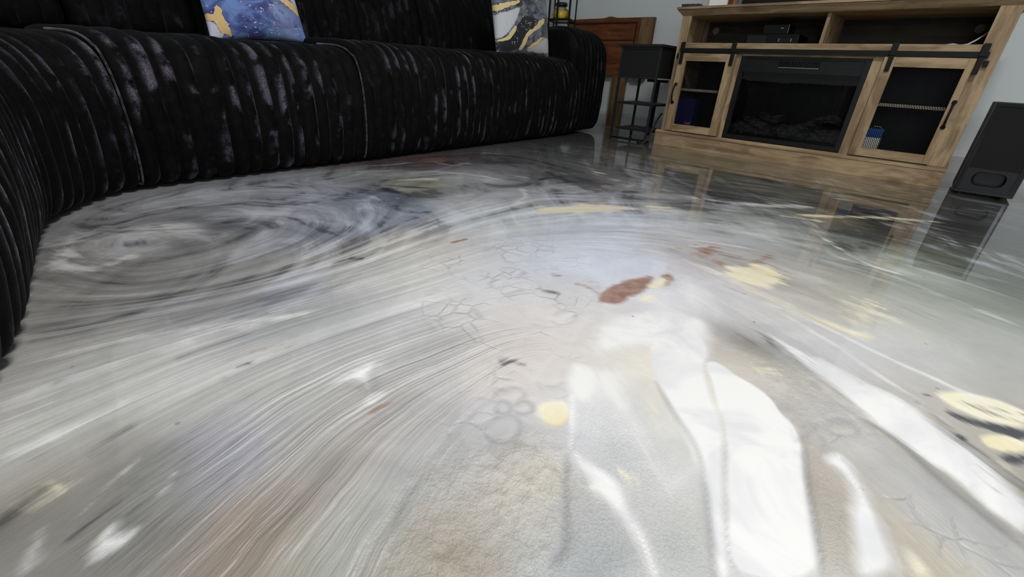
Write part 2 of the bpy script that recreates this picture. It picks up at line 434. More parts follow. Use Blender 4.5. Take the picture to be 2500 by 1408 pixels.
# ---- broad tint of the pour, light falloff and dark reflections kept in the colour
TINT = [
 (60,620,150,150,150),(150,590,185,186,184),(250,620,175,174,170),(400,560,205,208,212),(330,530,170,172,176),(600,540,130,133,138),
 (700,560,150,152,156),(750,480,175,180,192),(880,490,150,157,172),(620,470,172,176,184),(450,500,186,188,192),(250,560,165,166,166),
 (300,690,146,146,144),(450,720,150,150,148),(600,640,165,165,164),(800,650,178,178,176),(150,750,172,172,168),(150,850,186,186,182),
 (300,860,188,188,184),(500,800,196,196,193),(700,790,182,183,182),(400,930,200,200,197),(650,880,196,196,193),(100,980,210,210,206),
 (100,1100,190,190,185),(60,1230,190,184,168),(200,1130,172,168,160),(300,1050,182,180,174),(350,1200,150,149,145),(180,1250,160,158,152),
 (100,1380,152,150,144),(400,1330,150,148,142),(550,1000,190,189,185),(480,1150,172,172,178),(520,1110,168,168,186),(600,1260,172,152,136),
 (700,1200,168,158,146),(560,1380,160,146,132),(720,1350,152,150,134),(800,1280,178,178,172),(850,1080,182,176,170),(900,1250,184,188,184),
 (820,900,200,200,198),(1000,880,196,196,195),(900,980,188,185,182),(1000,1020,185,182,180),(1050,1100,192,194,196),(1000,700,212,210,205),
 (1100,760,214,212,210),(1300,750,222,218,216),(1200,680,214,216,220),(1000,620,208,208,204),(1250,850,220,214,210),(1300,920,218,213,208),
 (1230,1040,190,192,198),(1150,1100,186,184,178),(1100,1200,182,178,168),(1050,1300,172,168,156),(1150,1330,176,168,154),(1000,1380,165,160,146),
 (1270,1200,196,190,178),(1280,1300,190,190,182),(1200,1390,162,146,132),(1350,1250,198,196,188),(1330,1380,186,190,190),(1340,1130,206,198,182),
 (1450,1250,172,176,180),(1450,1380,172,176,180),(1550,1330,184,187,188),(1470,1080,194,198,204),(1550,1200,198,198,194),(1620,1120,200,202,202),
 (1660,1300,188,190,186),(1690,1395,190,192,190),(1400,640,210,216,232),(1470,660,214,220,236),(1500,600,204,210,224),(1250,620,208,210,214),
 (1500,540,196,202,214),(1400,470,176,180,188),(1250,540,196,200,204),(1150,480,184,188,192),(1100,440,170,172,176),(1020,460,158,158,140),
 (1000,390,118,104,104),(1100,400,122,110,112),(1300,370,112,113,114),(1400,350,100,101,100),(1200,410,150,152,158),(1500,400,118,120,120),
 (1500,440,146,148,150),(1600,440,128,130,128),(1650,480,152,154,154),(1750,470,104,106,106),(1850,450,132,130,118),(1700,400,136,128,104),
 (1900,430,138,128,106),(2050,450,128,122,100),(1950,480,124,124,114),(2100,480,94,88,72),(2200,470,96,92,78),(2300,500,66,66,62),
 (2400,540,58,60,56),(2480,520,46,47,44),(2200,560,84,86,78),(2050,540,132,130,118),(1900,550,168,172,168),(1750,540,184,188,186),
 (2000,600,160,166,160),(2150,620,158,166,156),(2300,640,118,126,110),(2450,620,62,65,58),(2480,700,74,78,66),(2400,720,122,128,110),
 (2200,700,170,178,166),(2000,660,182,180,176),(1950,700,196,196,190),(1900,740,204,204,200),(2100,760,204,200,182),(2250,780,192,194,188),
 (2400,820,176,178,172),(2480,850,176,178,174),(2300,880,190,192,190),(2200,860,200,202,202),(2450,960,184,186,182),(1700,620,200,190,186),
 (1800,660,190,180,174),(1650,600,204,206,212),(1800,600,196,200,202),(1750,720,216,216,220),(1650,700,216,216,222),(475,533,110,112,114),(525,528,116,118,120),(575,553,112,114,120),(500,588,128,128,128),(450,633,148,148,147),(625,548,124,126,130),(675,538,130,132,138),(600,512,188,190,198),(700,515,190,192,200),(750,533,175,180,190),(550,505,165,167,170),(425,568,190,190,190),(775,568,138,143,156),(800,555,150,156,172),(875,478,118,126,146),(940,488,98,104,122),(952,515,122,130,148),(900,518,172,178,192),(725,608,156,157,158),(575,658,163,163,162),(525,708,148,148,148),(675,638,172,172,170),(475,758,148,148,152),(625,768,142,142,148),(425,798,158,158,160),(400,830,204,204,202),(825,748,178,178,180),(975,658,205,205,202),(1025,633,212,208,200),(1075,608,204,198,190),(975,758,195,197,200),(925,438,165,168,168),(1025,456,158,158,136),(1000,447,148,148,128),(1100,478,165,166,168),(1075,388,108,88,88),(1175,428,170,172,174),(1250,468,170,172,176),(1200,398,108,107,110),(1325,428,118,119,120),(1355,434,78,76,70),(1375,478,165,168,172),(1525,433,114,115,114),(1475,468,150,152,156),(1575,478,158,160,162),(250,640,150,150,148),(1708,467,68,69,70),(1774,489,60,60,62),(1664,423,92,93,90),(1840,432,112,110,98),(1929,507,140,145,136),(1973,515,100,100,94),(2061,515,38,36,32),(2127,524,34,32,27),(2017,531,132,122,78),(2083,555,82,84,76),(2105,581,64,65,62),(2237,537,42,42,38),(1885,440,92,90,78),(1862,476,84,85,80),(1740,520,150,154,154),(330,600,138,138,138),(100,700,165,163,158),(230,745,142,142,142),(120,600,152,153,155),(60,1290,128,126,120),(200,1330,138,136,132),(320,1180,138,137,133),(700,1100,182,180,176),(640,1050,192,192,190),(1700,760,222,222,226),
 (1820,770,212,210,208),(1900,820,206,206,208),(2000,850,208,208,212),(2050,830,196,196,198),(2150,900,190,188,184),(2250,960,186,184,178),
 (1850,840,112,108,100),(1920,862,104,101,96),(1800,815,168,166,162),(1780,850,190,186,180),(1950,890,192,190,184),(1850,900,206,200,188),(1950,950,196,192,184),(2050,1030,186,186,188),(1980,1000,192,188,180),
 (2100,1080,190,188,184),(2000,1180,184,176,166),(2030,1300,178,172,160),(2080,1380,184,180,168),(2150,1150,186,184,180),(2250,1200,180,180,180),
 (2200,1280,192,188,180),(2350,1300,184,184,184),(2300,1380,196,188,170),(2450,1390,184,184,182),(2400,1330,184,184,182),(2450,1130,160,156,146),
 (2350,1080,186,182,172),(2300,1020,190,186,176),(2480,1000,186,180,166),(1500,1000,208,210,210),(1560,930,226,222,208),(1600,1000,222,220,208),
 (1640,1100,210,210,204),(1450,960,214,216,220),(1400,820,216,212,208),(1450,740,214,210,210),(1380,700,206,208,214),(1850,1400,226,226,222),
]
TN = np.array(TINT, float)
TP = np.array([FL(a, b) for a, b in TN[:, :2]])
TC = np.array([lin(*c) for c in TN[:, 2:5]])
TC *= np.clip((TC.mean(1) / .60), .05, 1.08)[:, None] ** .22     # deepens the darker tints
# blob radius follows how far each reading is from its neighbours
DD = np.hypot(TP[:, None, 0] - TP[None, :, 0], TP[:, None, 1] - TP[None, :, 1]); DD[np.arange(len(TP)), np.arange(len(TP))] = 9
RR = np.clip(np.sort(DD, 1)[:, :3].mean(1) * .62, .02, .3)
num = np.zeros((*VX.shape, 3)); den = np.zeros(VX.shape) + 1e-12
# bend the sample positions a little so the tint does not look like blobs
wbx = .35 * np.sin(7 * samp(PSI) * 3.1) * .06; wby = .35 * np.cos(11 * samp(PSI) * 2.3) * .06
for p, c, r in zip(TP, TC, RR):
    d2 = (VX + wbx - p[0]) ** 2 + (VY + wby - p[1]) ** 2
    w = np.exp(-d2 / (2 * r * r)) + 2e-5 / (d2 + .01)
    w /= r
    num += w[..., None] * c; den += w
COL = num / den[..., None]

Z = lambda: np.zeros(VX.shape)
mW, mY, mB, mD, mLine, mWL = Z(), Z(), Z(), Z(), Z(), Z()
zS, zC, zG, zR = Z(), Z(), Z(), Z()
KW = 1.3
# white
paint_poly(mW, [(1455,800),(1500,770),(1590,758),(1680,765),(1740,785),(1745,860),(1700,880),(1600,850),(1540,850),(1490,870),(1440,850)], .022, .86)
paint_poly(mW, [(1600,800),(1700,790),(1738,860),(1715,900),(1735,960),(1765,1040),(1770,1120),(1765,1250),(1795,1420),(1748,1420),(1735,1298),(1725,1193),(1695,1118),(1665,1048),(1625,970),(1600,925),(1582,860)], .008)
paint_poly(mW, [(1718,890),(1740,880),(1770,895),(1800,920),(1850,945),(1890,975),(1910,1010),(1945,1040),(1960,1080),(1965,1150),(1975,1220),(1990,1300),(2012,1420),(1795,1420),(1772,1300),(1780,1250),(1770,1170),(1775,1100),(1770,1040),(1750,990),(1738,930)], .006)
paint_poly(mW, [(2008,1110),(2035,1100),(2070,1120),(2108,1173),(2143,1238),(2175,1323),(2210,1420),(2090,1420),(2082,1348),(2070,1273),(2078,1210),(2062,1173),(2042,1150),(2012,1132)], .010, .84)
paint_poly(mW, [(1383,895),(1405,883),(1440,893),(1472,925),(1468,962),(1440,988),(1410,988),(1383,960)], .012, .8)
paint_poly(mW, [(1386,950),(1414,960),(1409,1060),(1404,1105),(1384,1105),(1387,1030)], .006, .78)
paint_poly(mW, [(1390,1092),(1418,1103),(1442,1128),(1492,1153),(1528,1188),(1538,1220),(1563,1270),(1590,1320),(1608,1370),(1625,1425),(1588,1425),(1562,1350),(1532,1300),(1506,1262),(1468,1222),(1422,1190),(1440,1178),(1398,1147)], .008, .74)
paint_poly(mW, [(1440,900),(1500,890),(1540,930),(1560,1010),(1590,1080),(1620,1140),(1660,1230),(1600,1160),(1550,1080),(1500,1000),(1450,950)], .025, .62)
paint_poly(mW, [(1860,800),(1920,835),(1982,866),(2027,881),(2103,930),(2178,961),(2254,1012),(2329,1072),(2404,1117),(2520,1240),(2520,1315),(2404,1240),(2329,1162),(2254,1126),(2203,1080),(2153,1050),(2103,1005),(2052,963),(2002,918),(1930,875)], .012, .88)
paint_poly(mW, [(1650,660),(1720,690),(1740,740),(1690,760),(1650,755)], .03, .6)
paint_poly(mW, [(780,950),(880,890),(930,878),(925,930),(915,985),(890,965),(850,935)], .02, .8)
paint_poly(mW, [(0,960),(150,890),(330,860),(300,910),(120,970),(0,1050)], .03, .62)
paint_poly(mW, [(215,1345),(240,1300),(285,1258),(300,1285),(290,1310),(330,1300),(310,1330),(270,1355),(230,1365)], .011, .72)
paint_poly(mW, [(20,1410),(60,1340),(100,1293),(125,1297),(115,1340),(60,1410)], .012, .66)
paint_poly(mW, [(330,560),(400,535),(470,540),(480,565),(420,585),(350,580)], .04, .62)
paint_poly(mW, [(80,655),(130,640),(140,600),(180,560),(200,590),(190,640),(150,655)], .02, .7)
for pts, hw, v in [([(1680,640),(1850,715),(2000,790),(2150,868),(2330,945),(2450,1010)], .006, .8), ([(1560,605),(1700,640),(1800,690),(1950,770),(2050,820)], .008, .6),
  ([(1600,520),(1800,560),(2000,610),(2200,680),(2400,760),(2500,800)], .012, .55), ([(2000,575),(2100,640),(2200,670)], .008, .6),
  ([(1900,760),(2020,830),(2130,905),(2250,985),(2350,1050)], .008, .6), ([(830,500),(860,560),(800,610),(700,650)], .015, .5),
  ([(970,485),(1100,483),(1160,473)], .006, .75), ([(860,420),(1000,415),(1150,425),(1230,440)], .012, .7), ([(1500,570),(1700,585),(1850,610)], .004, .7),
  ([(1060,395),(1110,405)], .01, .7), ([(875,405),(910,404),(960,402),(1010,395)], .006, .7), ([(1680,595),(1690,603),(1730,600)], .007, .7),
  ([(1270,460),(1290,480),(1250,500)], .02, .6), ([(1900,525),(2010,540)], .012, .7), ([(120,650),(250,655),(330,620)], .02, .6),
  ([(60,880),(350,820),(600,785),(800,760)], .012, .6), ([(380,870),(520,800),(640,790)], .012, .55), ([(590,1165),(640,1100),(705,1040),(775,988)], .003, .62), ([(165,1290),(250,1200),(350,1110)], .004, .6), ([(390,1210),(410,1180),(430,1150)], .004, .6), ([(915,1408),(955,1290),(985,1215),(1040,1125)], .003, .6), ([(880,1300),(930,1200),(970,1130)], .004, .5), ([(480,1050),(520,1010),(570,985)], .003, .55), ([(640,770),(900,690),(1050,640)], .01, .5),  # the narrow lines here are ridge highlights painted into the white
  ([(1100,640),(1180,600),(1250,590)], .01, .5), ([(0,1120),(180,1050),(330,970)], .015, .55), ([(1680,480),(1800,500),(1990,505)], .03, .55)]:
    paint_line(mW, pts, hw, .008 if hw < .01 else .014, v)
KW = 1.9
# yellow / cream
paint_poly(mY, [(1318,988),(1350,978),(1390,985),(1394,1025),(1370,1045),(1332,1038),(1313,1012)], .006)
paint_poly(mY, [(1310,1125),(1370,1130),(1378,1220),(1330,1232),(1305,1180)], .02, .62)
paint_poly(mY, [(1770,655),(1820,642),(1870,650),(1930,685),(1890,694),(1870,704),(1820,694),(1785,676)], .012)
paint_poly(mY, [(1303,502),(1360,506),(1440,499),(1530,503),(1540,510),(1430,520),(1310,520)], .02, .95)
paint_poly(mY, [(1560,500),(1620,503),(1660,515),(1600,513)], .03, .75)
paint_poly(mY, [(2275,955),(2330,955),(2400,965),(2460,985),(2520,1010),(2520,1050),(2450,1038),(2390,1022),(2320,995)], .006, .9)
paint_poly(mY, [(2375,1055),(2440,1056),(2520,1078),(2520,1110),(2440,1105),(2400,1090)], .005, .95)
paint_line(mY, [(2380,1065),(2430,1110),(2480,1150)], .008, .008, .6)
paint_poly(mY, [(2100,735),(2150,735),(2180,760),(2120,775),(2085,800),(2060,780),(2110,760)], .03, .6)
paint_poly(mY, [(1500,1140),(1530,1150),(1560,1170),(1550,1182),(1520,1170)], .008, .7)
paint_poly(mY, [(1570,860),(1600,850),(1590,900),(1600,960),(1620,1050),(1600,1090),(1580,1000),(1560,930)], .016, .62)
paint_poly(mY, [(2205,1330),(2240,1350),(2300,1420),(2225,1420)], .008, .7)
for pts, hw, v in [([(1940,526),(2050,528),(2200,533),(2320,545)], .014, .85), ([(1760,670),(1900,740),(2040,800),(2150,830)], .022, .6), ([(1850,900),(1920,905)], .006, .8),
   ([(1980,930),(2050,985),(2130,1030),(2230,1090)], .010, .62), ([(40,1250),(90,1215),(150,1180)], .010, .6), ([(1450,420),(1480,424)], .01, .6),
   ([(1150,1050),(1050,1130),(990,1220),(940,1340),(915,1420)], .004, .6), ([(960,440),(1080,435)], .02, .6), ([(1590,705),(1625,680)], .014, .9), ([(1560,738),(1600,720)], .012, .7)]:
    paint_line(mY, pts, hw, .010, v)
# rust brown
paint_poly(mB, [(1455,735),(1480,702),(1540,680),(1600,670),(1592,700),(1540,726),(1515,742),(1480,740)], .008)
paint_poly(mB, [(1612,668),(1642,666),(1645,690),(1625,702),(1612,690)], .008, .9)
paint_poly(mB, [(1690,600),(1735,594),(1765,610),(1740,632),(1700,620)], .02, .85)
paint_poly(mB, [(1650,603),(1760,600),(1890,622),(1885,645),(1760,668),(1690,642)], .05, .45)
paint_poly(mB, [(1400,682),(1470,680),(1490,720),(1440,712)], .025, .5)
paint_poly(mB, [(1820,640),(1880,618),(1895,628),(1860,645)], .016, .85)
paint_poly(mB, [(1437,494),(1462,496),(1465,512),(1440,512)], .02, .9)
paint_poly(mB, [(1190,1345),(1260,1335),(1275,1370),(1240,1420),(1150,1420)], .02, .52)
paint_poly(mB, [(960,1270),(1040,1240),(1060,1280),(1000,1330)], .03, .46)
paint_poly(mB, [(990,385),(1080,380),(1130,400),(1060,410)], .05, .6)
for pts, hw, v in [([(905,1008),(940,990),(975,982)], .004, .95), ([(1100,592),(1142,582)], .008, .8), ([(540,885),(620,858),(720,835)], .008, .55), ([(1400,690),(1440,700),(1480,735)], .010, .6),
    ([(1700,665),(1760,690),(1830,720)], .008, .5), ([(1950,760),(2030,800)], .01, .5)]:
    paint_line(mB, pts, hw, .006, v)
# charcoal
for pts, hw, v in [([(850,455),(910,470),(950,495),(955,520),(930,545)], .020, .55), ([(820,470),(880,485),(925,510),(915,550)], .012, .5), ([(860,500),(880,530),(850,570)], .010, .45), ([(790,575),(765,605),(720,640)], .008, .6), ([(830,560),(800,590),(740,630)], .008, .55), ([(500,660),(600,625),(700,590)], .014, .45), ([(870,460),(930,480),(965,505)], .012, .6), ([(930,458),(960,468),(1010,478)], .022, .95),
   ([(930,450),(980,455),(1080,462),(1140,478)], .012, .75), ([(1310,440),(1350,432),(1400,445),(1350,447)], .016, .95), ([(1330,418),(1360,430),(1410,448)], .018, .9),
   ([(1380,412),(1410,418)], .02, .7), ([(1450,384),(1490,390)], .026, .95), ([(1700,455),(1740,478),(1790,488)], .04, .85), ([(1690,470),(1720,492),(1790,497)], .02, .85), ([(1640,440),(1700,465)], .015, .7), ([(1860,470),(1900,480)], .05, .6),
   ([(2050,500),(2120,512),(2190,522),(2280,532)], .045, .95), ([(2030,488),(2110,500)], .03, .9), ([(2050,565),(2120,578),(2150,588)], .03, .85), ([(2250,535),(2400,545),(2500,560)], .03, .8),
   ([(30,815),(180,800),(350,760)], .007, .85), ([(60,835),(150,820),(250,800)], .006, .6), ([(560,780),(660,760)], .008, .7), ([(420,880),(520,842),(620,810)], .010, .6), ([(130,940),(170,905),(230,880)], .006, .6),
   ([(480,805),(600,770)], .006, .6), ([(-40,1310),(0,1285),(60,1230),(130,1180)], .012, .66), ([(160,1330),(240,1250),(350,1150)], .022, .5), ([(200,1120),(260,1080),(330,1035)], .006, .6), ([(560,1090),(640,1010)], .003, .5), ([(290,1300),(320,1250),(360,1190)], .012, .5), ([(60,1130),(200,1060),(340,1000)], .006, .5), ([(800,640),(880,630),(940,600)], .012, .5), ([(850,632),(890,630)], .012, .75),
   ([(1310,705),(1345,712),(1370,720)], .006, .85), ([(1345,728),(1380,734),(1395,726)], .004, .7), ([(1345,670),(1370,672)], .008, .6), ([(1190,700),(1260,640),(1330,625),(1360,610)], .006, .35),
   ([(1050,590),(1090,582),(1140,578)], .004, .5), ([(1220,890),(1250,880),(1290,895)], .010, .85), ([(1230,915),(1260,905)], .006, .8), ([(570,895),(600,885),(612,888)], .006, .7), ([(540,930),(560,920)], .004, .6),
   ([(1465,640),(1500,655)], .004, .4), ([(600,560),(640,545),(670,560)], .03, .65), ([(540,545),(600,530)], .03, .6), ([(300,600),(360,590)], .03, .6), ([(370,540),(450,600)], .02, .45), ([(760,540),(800,570),(770,600)], .018, .5)]:
    paint_line(mD, pts, hw, max(.006, hw * .6), v)
paint_poly(mD, [(1760,805),(1830,812),(1900,830),(1950,872),(1970,895),(1900,868),(1830,842)], .030, .70)
paint_poly(mD, [(1790,820),(1860,825),(1930,868),(1850,850)], .016, .55)
KW = 1.25
paint_poly(mD, [(2297,994),(2350,1012),(2400,1030),(2450,1040),(2520,1055),(2520,1078),(2440,1060),(2380,1045),(2320,1018)], .007)
paint_poly(mD, [(2425,1104),(2470,1106),(2520,1112),(2520,1140),(2460,1136)], .007)
paint_poly(mD, [(2322,1052),(2350,1060),(2372,1080),(2345,1075)], .005, .95)
paint_poly(mD, [(2222,970),(2245,975),(2265,992),(2240,988)], .005, .95)
paint_poly(mD, [(2238,955),(2280,965),(2262,972)], .005, .9)
paint_poly(mD, [(1235,875),(1275,878),(1285,895),(1250,905)], .012, .6)
KW = 1.9
for pts, hw, v in [([(2330,975),(2420,1008),(2520,1040)], .005, .6), ([(2360,985),(2440,1000),(2520,1020)], .003, .55), ([(2400,1075),(2460,1088),(2520,1095)], .003, .6), ([(2390,1062),(2450,1070)], .003, .6), ([(2300,990),(2350,1018),(2380,1040)], .004, .7)]:
    paint_line(mD, pts, hw, .005, v)
paint_line(mB, [(2400,1000),(2470,1030),(2540,1050)], .012, .012, .6)
paint_line(mD, [(2260,990),(2330,1060),(2400,1110),(2460,1170),(2520,1220)], .012, .014, .6)
KW = 1.0
# fine dark outlines
for pts, hw, v in [([(1600,930),(1640,1000),(1700,1085),(1722,1170),(1735,1300),(1745,1408)], .0028, .9), ([(1962,1090),(1968,1160),(1985,1270),(2010,1408)], .0022, .95),
   ([(1384,1110),(1380,1200),(1386,1290),(1375,1350),(1345,1380)], .0035, .9), ([(2100,1020),(2190,1070),(2280,1160),(2380,1240),(2500,1335)], .0045, .95), ([(1762,1000),(1772,1080),(1768,1180),(1775,1290)], .003, .45),
   ([(2010,1030),(2040,1018),(2080,1030),(2100,1060),(2060,1065),(2020,1055),(2010,1030)], .0025, .7), ([(1940,1080),(1970,1060),(2000,1030)], .004, .6), ([(1955,1045),(1975,1030),(2000,1035)], .005, .5), ([(2000,1060),(2015,1090),(2005,1110)], .006, .4),
   ([(1210,990),(1225,975),(1245,985),(1248,1000),(1230,1010),(1212,1005),(1210,990)], .0018, .8), ([(1252,990),(1275,975),(1300,985),(1300,1005),(1270,1012),(1252,1000)], .0018, .8),
   ([(1190,1040),(1215,1015),(1250,1010),(1272,1030),(1265,1060),(1240,1082),(1205,1080),(1185,1060)], .0022, .75), ([(1195,975),(1225,945),(1270,945),(1285,965),(1265,978)], .0018, .7), ([(1160,970),(1200,975),(1215,985)], .0018, .6), ([(1195,1040),(1150,1030),(1110,1050),(1140,1090)], .0018, .45),
   ([(1350,770),(1370,755),(1400,758),(1408,775),(1390,790),(1360,792),(1345,780)], .0022, .6), ([(1220,655),(1240,650),(1280,660),(1275,675),(1250,682),(1225,670)], .003, .6), ([(1250,690),(1290,685),(1305,700),(1280,712),(1250,705)], .003, .45), ([(1345,740),(1375,760),(1400,750)], .003, .6),
   ([(1300,790),(1340,800),(1380,790)], .002, .5), ([(1350,800),(1400,795),(1420,820),(1400,840),(1365,835)], .002, .35), ([(1430,640),(1480,670),(1510,690)], .003, .3), ([(1240,985),(1245,1005)], .0018, .6),
   ([(920,1400),(940,1330),(975,1230),(1030,1110)], .003, .5), ([(600,1170),(640,1110),(700,1050),(760,990)], .003, .45), ([(390,1100),(440,1060),(470,1080),(420,1160)], .003, .4), ([(460,1060),(500,1010),(560,980)], .003, .4),
   ([(1270,1150),(1300,1170)], .0025, .5), ([(1240,1120),(1200,1140),(1170,1130)], .0025, .4), ([(1330,940),(1355,945),(1375,930)], .003, .6), ([(1310,930),(1325,955)], .002, .5), ([(1430,1005),(1480,1040),(1540,1090)], .003, .2)]:
    paint_line(mLine, pts, max(hw * 1.1, .0034), .0075, v * .9)
# zones: streaky / bubbly / sandy / relief
paint_poly(zS, [(-100,1500),(-100,560),(500,440),(1250,360),(2500,420),(2600,800),(2200,800),(1900,720),(1640,620),(1350,590),(1000,700),(1260,830),(1180,900),(1090,1000),(1010,1150),(900,1450)], .07)
paint_poly(zS, [(1740,700),(1900,760),(2100,880),(2300,1010),(2600,1230),(2600,1500),(2300,1300),(2100,1100),(1850,900)], .06, .75)
paint_poly(zC, [(1120,590),(1380,590),(1420,700),(1430,850),(1330,930),(1300,1080),(1180,1100),(1090,1060),(1180,900),(1000,760),(1020,650)], .05)
paint_poly(zC, [(1980,1000),(2130,1060),(2500,1340),(2520,1450),(2250,1450),(2100,1200),(2000,1080)], .04, .8)
paint_poly(zG, [(1400,1130),(1480,1180),(1560,1330),(1600,1450),(1300,1450),(1390,1320)], .02, 1.0)
paint_poly(zG, [(1420,990),(1520,1010),(1640,1130),(1720,1330),(1740,1450),(1600,1450),(1520,1200),(1430,1120)], .03, .7)
paint_poly(zG, [(1970,1090),(2010,1090),(2070,1200),(2100,1420),(2020,1420),(1990,1250)], .02, .8)
paint_poly(zR, [(1060,1110),(1200,1090),(1330,1050),(1390,1120),(1370,1340),(1320,1450),(900,1450),(960,1250)], .03, 1.0)
paint_poly(zR, [(1780,840),(1960,900),(2200,1080),(2000,1060),(1900,980)], .04, .6)

idx = np.arange(NV).reshape(VX.shape)
quads = np.stack([idx[:-1, :-1], idx[:-1, 1:], idx[1:, 1:], idx[1:, :-1]], -1).reshape(-1, 4)
me = bpy.data.meshes.new('floor')
me.vertices.add(NV)
co = np.stack([VX, VY, np.zeros_like(VX)], -1).astype(np.float32)
me.vertices.foreach_set('co', co.ravel())
me.loops.add(quads.size); me.loops.foreach_set('vertex_index', quads.ravel().astype(np.int32))
me.polygons.add(len(quads)); me.polygons.foreach_set('loop_start', (np.arange(len(quads)) * 4).astype(np.int32))
me.update(calc_edges=True)
def fcol(name, *ch):
    a = me.attributes.new(name, 'FLOAT_COLOR', 'POINT')
    d = np.ones((NV, 4), np.float32)
    for i, c in enumerate(ch): d[:, i] = c.ravel()
    a.data.foreach_set('color', d.ravel())
fcol('tint', COL[..., 0], COL[..., 1], COL[..., 2])
fcol('pigment', mW, mY, mB, mD)
fcol('zones', zS, zC, zG, zR)
mRel = Z()
paint_poly(mRel, [(250,1500),(420,1150),(560,1000),(800,860),(1100,790),(1290,840),(1180,920),(1080,1050),(1000,1200),(920,1500)], .06)
paint_poly(mRel, [(1850,900),(2100,1080),(2500,1380),(2500,1500),(2100,1450),(1960,1050)], .05, .5)
mMar = Z()
paint_poly(mMar, [(60,560),(340,470),(900,400),(1400,340),(1650,400),(2500,480),(2600,740),(2100,640),(1700,530),(1250,520),(950,590),(760,720),(400,770),(20,800)], .10)
fcol('lines', mLine, mRel, mMar)
a = me.attributes.new('flow', 'FLOAT_VECTOR', 'POINT')
fl_ = np.zeros((NV, 3), np.float32); fl_[:, 0] = samp(PSI).ravel(); fl_[:, 1] = samp(PHI).ravel()
a.data.foreach_set('vector', fl_.ravel())

m = NT('poured_epoxy')
o = m.obj()
flow = m.sep(m.attr('flow').outputs['Vector'])
psi, phi = flow[0], flow[1]
wob = m.noise(o, 5, 3)
psi = m.math('ADD', psi, m.math('MULTIPLY', m.math('SUBTRACT', wob, .5), .016))
def streak(a, b, det=4, rough=.55, seed=0.0):
    return m.noise(m.comb(m.math('MULTIPLY', psi, a), m.math('MULTIPLY', phi, b), seed), 1.0, det, rough)
s1 = streak(13, 3.2, 4, .6)           # broad bands
s2 = streak(55, 9, 4, .62, 3.3)      # medium
s3 = streak(190, 26, 3, .6, 7.1)       # fine
s4 = streak(28, 6, 3, .5, 11.7)
zc = m.attr('zones'); zsep = m.N('SeparateColor'); m.t.links.new(zc.outputs['Color'], zsep.inputs[0])
ZS, ZC_, ZG = zsep.outputs[0], zsep.outputs[1], zsep.outputs[2]; ZR = zc.outputs['Alpha']
pg = m.attr('pigment'); psep = m.N('SeparateColor'); m.t.links.new(pg.outputs['Color'], psep.inputs[0])
PW, PY, PB = psep.outputs[0], psep.outputs[1], psep.outputs[2]; PD = pg.outputs['Alpha']
base_c = m.attr('tint').outputs['Color']
iso = m.noise(o, 8, 5, .6, .9); iso2 = m.noise(o, 45, 5, .65); iso3 = m.noise(o, 260, 3, .7)
# value modulation by the streaks
mod = m.math('ADD', m.math('MULTIPLY', m.math('SUBTRACT', s1, .5), 1.25), m.math('MULTIPLY', m.math('SUBTRACT', s2, .5), .85))
mod = m.math('ADD', mod, m.math('MULTIPLY', m.math('SUBTRACT', s4, .5), .7))
mod = m.math('ADD', mod, m.math('MULTIPLY', m.math('SUBTRACT', s3, .5), .22))
mod = m.math('MULTIPLY', mod, m.math('MULTIPLY', ZS, m.ss(m.noise(o, 3.5, 3), .3, .65, .45, 1.25)))
mod = m.math('ADD', mod, m.math('MULTIPLY', m.math('SUBTRACT', iso, .5), .62))
mod = m.math('ADD', mod, m.math('MULTIPLY', m.math('SUBTRACT', iso2, .5), m.math('ADD', .12, m.math('MULTIPLY', ZR, .55))))
mod = m.math('ADD', mod, m.math('MULTIPLY', m.math('SUBTRACT', iso3, .5), m.math('ADD', .05, m.math('MULTIPLY', ZG, .55))))
ln0 = m.attr('lines').outputs['Color']; lsep0 = m.N('SeparateColor'); m.t.links.new(ln0, lsep0.inputs[0]); MAR = lsep0.outputs[2]
mw = m.N('TexNoise'); m.put(mw.inputs['Vector'], m.vmath('ADD', o, m.comb(m.math('MULTIPLY', psi, .8), m.math('MULTIPLY', psi, -.8)))); mw.inputs['Scale'].default_value = 3.6; mw.inputs['Detail'].default_value = 6; mw.inputs['Roughness'].default_value = .58; mw.inputs['Distortion'].default_value = 2.2
s6 = streak(34, 8, 5, .65, 71.0)
mar = m.math('ADD', m.math('MULTIPLY', m.math('SUBTRACT', s6, .5), 2.2), m.math('MULTIPLY', m.math('SUBTRACT', mw.outputs[0], .5), 1.7))
mod = m.math('ADD', mod, m.math('MULTIPLY', m.math('ADD', m.math('MULTIPLY', mar, 1.25), .16), MAR))
gain = m.math('POWER', 2.0, m.math('MULTIPLY', mod, 1.15))
c = m.vmath('SCALE', base_c, gain)
# dark wisps
wisp = m.ss(streak(30, 4.5, 5, .65, 21.0), .58, .74)
c = m.mix(m.math('MULTIPLY', m.math('MULTIPLY', wisp, ZS), .45), c, lin(98, 100, 106))
wk = m.ss(m.math('ADD', mw.outputs[0], m.math('MULTIPLY', m.math('SUBTRACT', s6, .5), .6)), .56, .70)
c = m.mix(m.math('MULTIPLY', m.math('MULTIPLY', wk, MAR), .55), c, lin(200, 204, 214))
wd = m.ss(m.math('ADD', mw.outputs[0], m.math('MULTIPLY', m.math('SUBTRACT', s6, .5), .9)), .44, .33)
c = m.mix(m.math('MULTIPLY', m.math('MULTIPLY', wd, MAR), .5), c, lin(52, 54, 60))
# light wisps
lw = m.ss(streak(34, 5, 4, .6, 33.0), .57, .75)
c = m.mix(m.math('MULTIPLY', m.math('MULTIPLY', lw, ZS), .42), c, lin(226, 227, 228))
# brown-grey relief mottling
c = m.mix(m.math('MULTIPLY', m.math('MULTIPLY', m.ss(m.noise(o, 22, 4, .6), .52, .7), ZR), .5), c, lin(140, 128, 112))
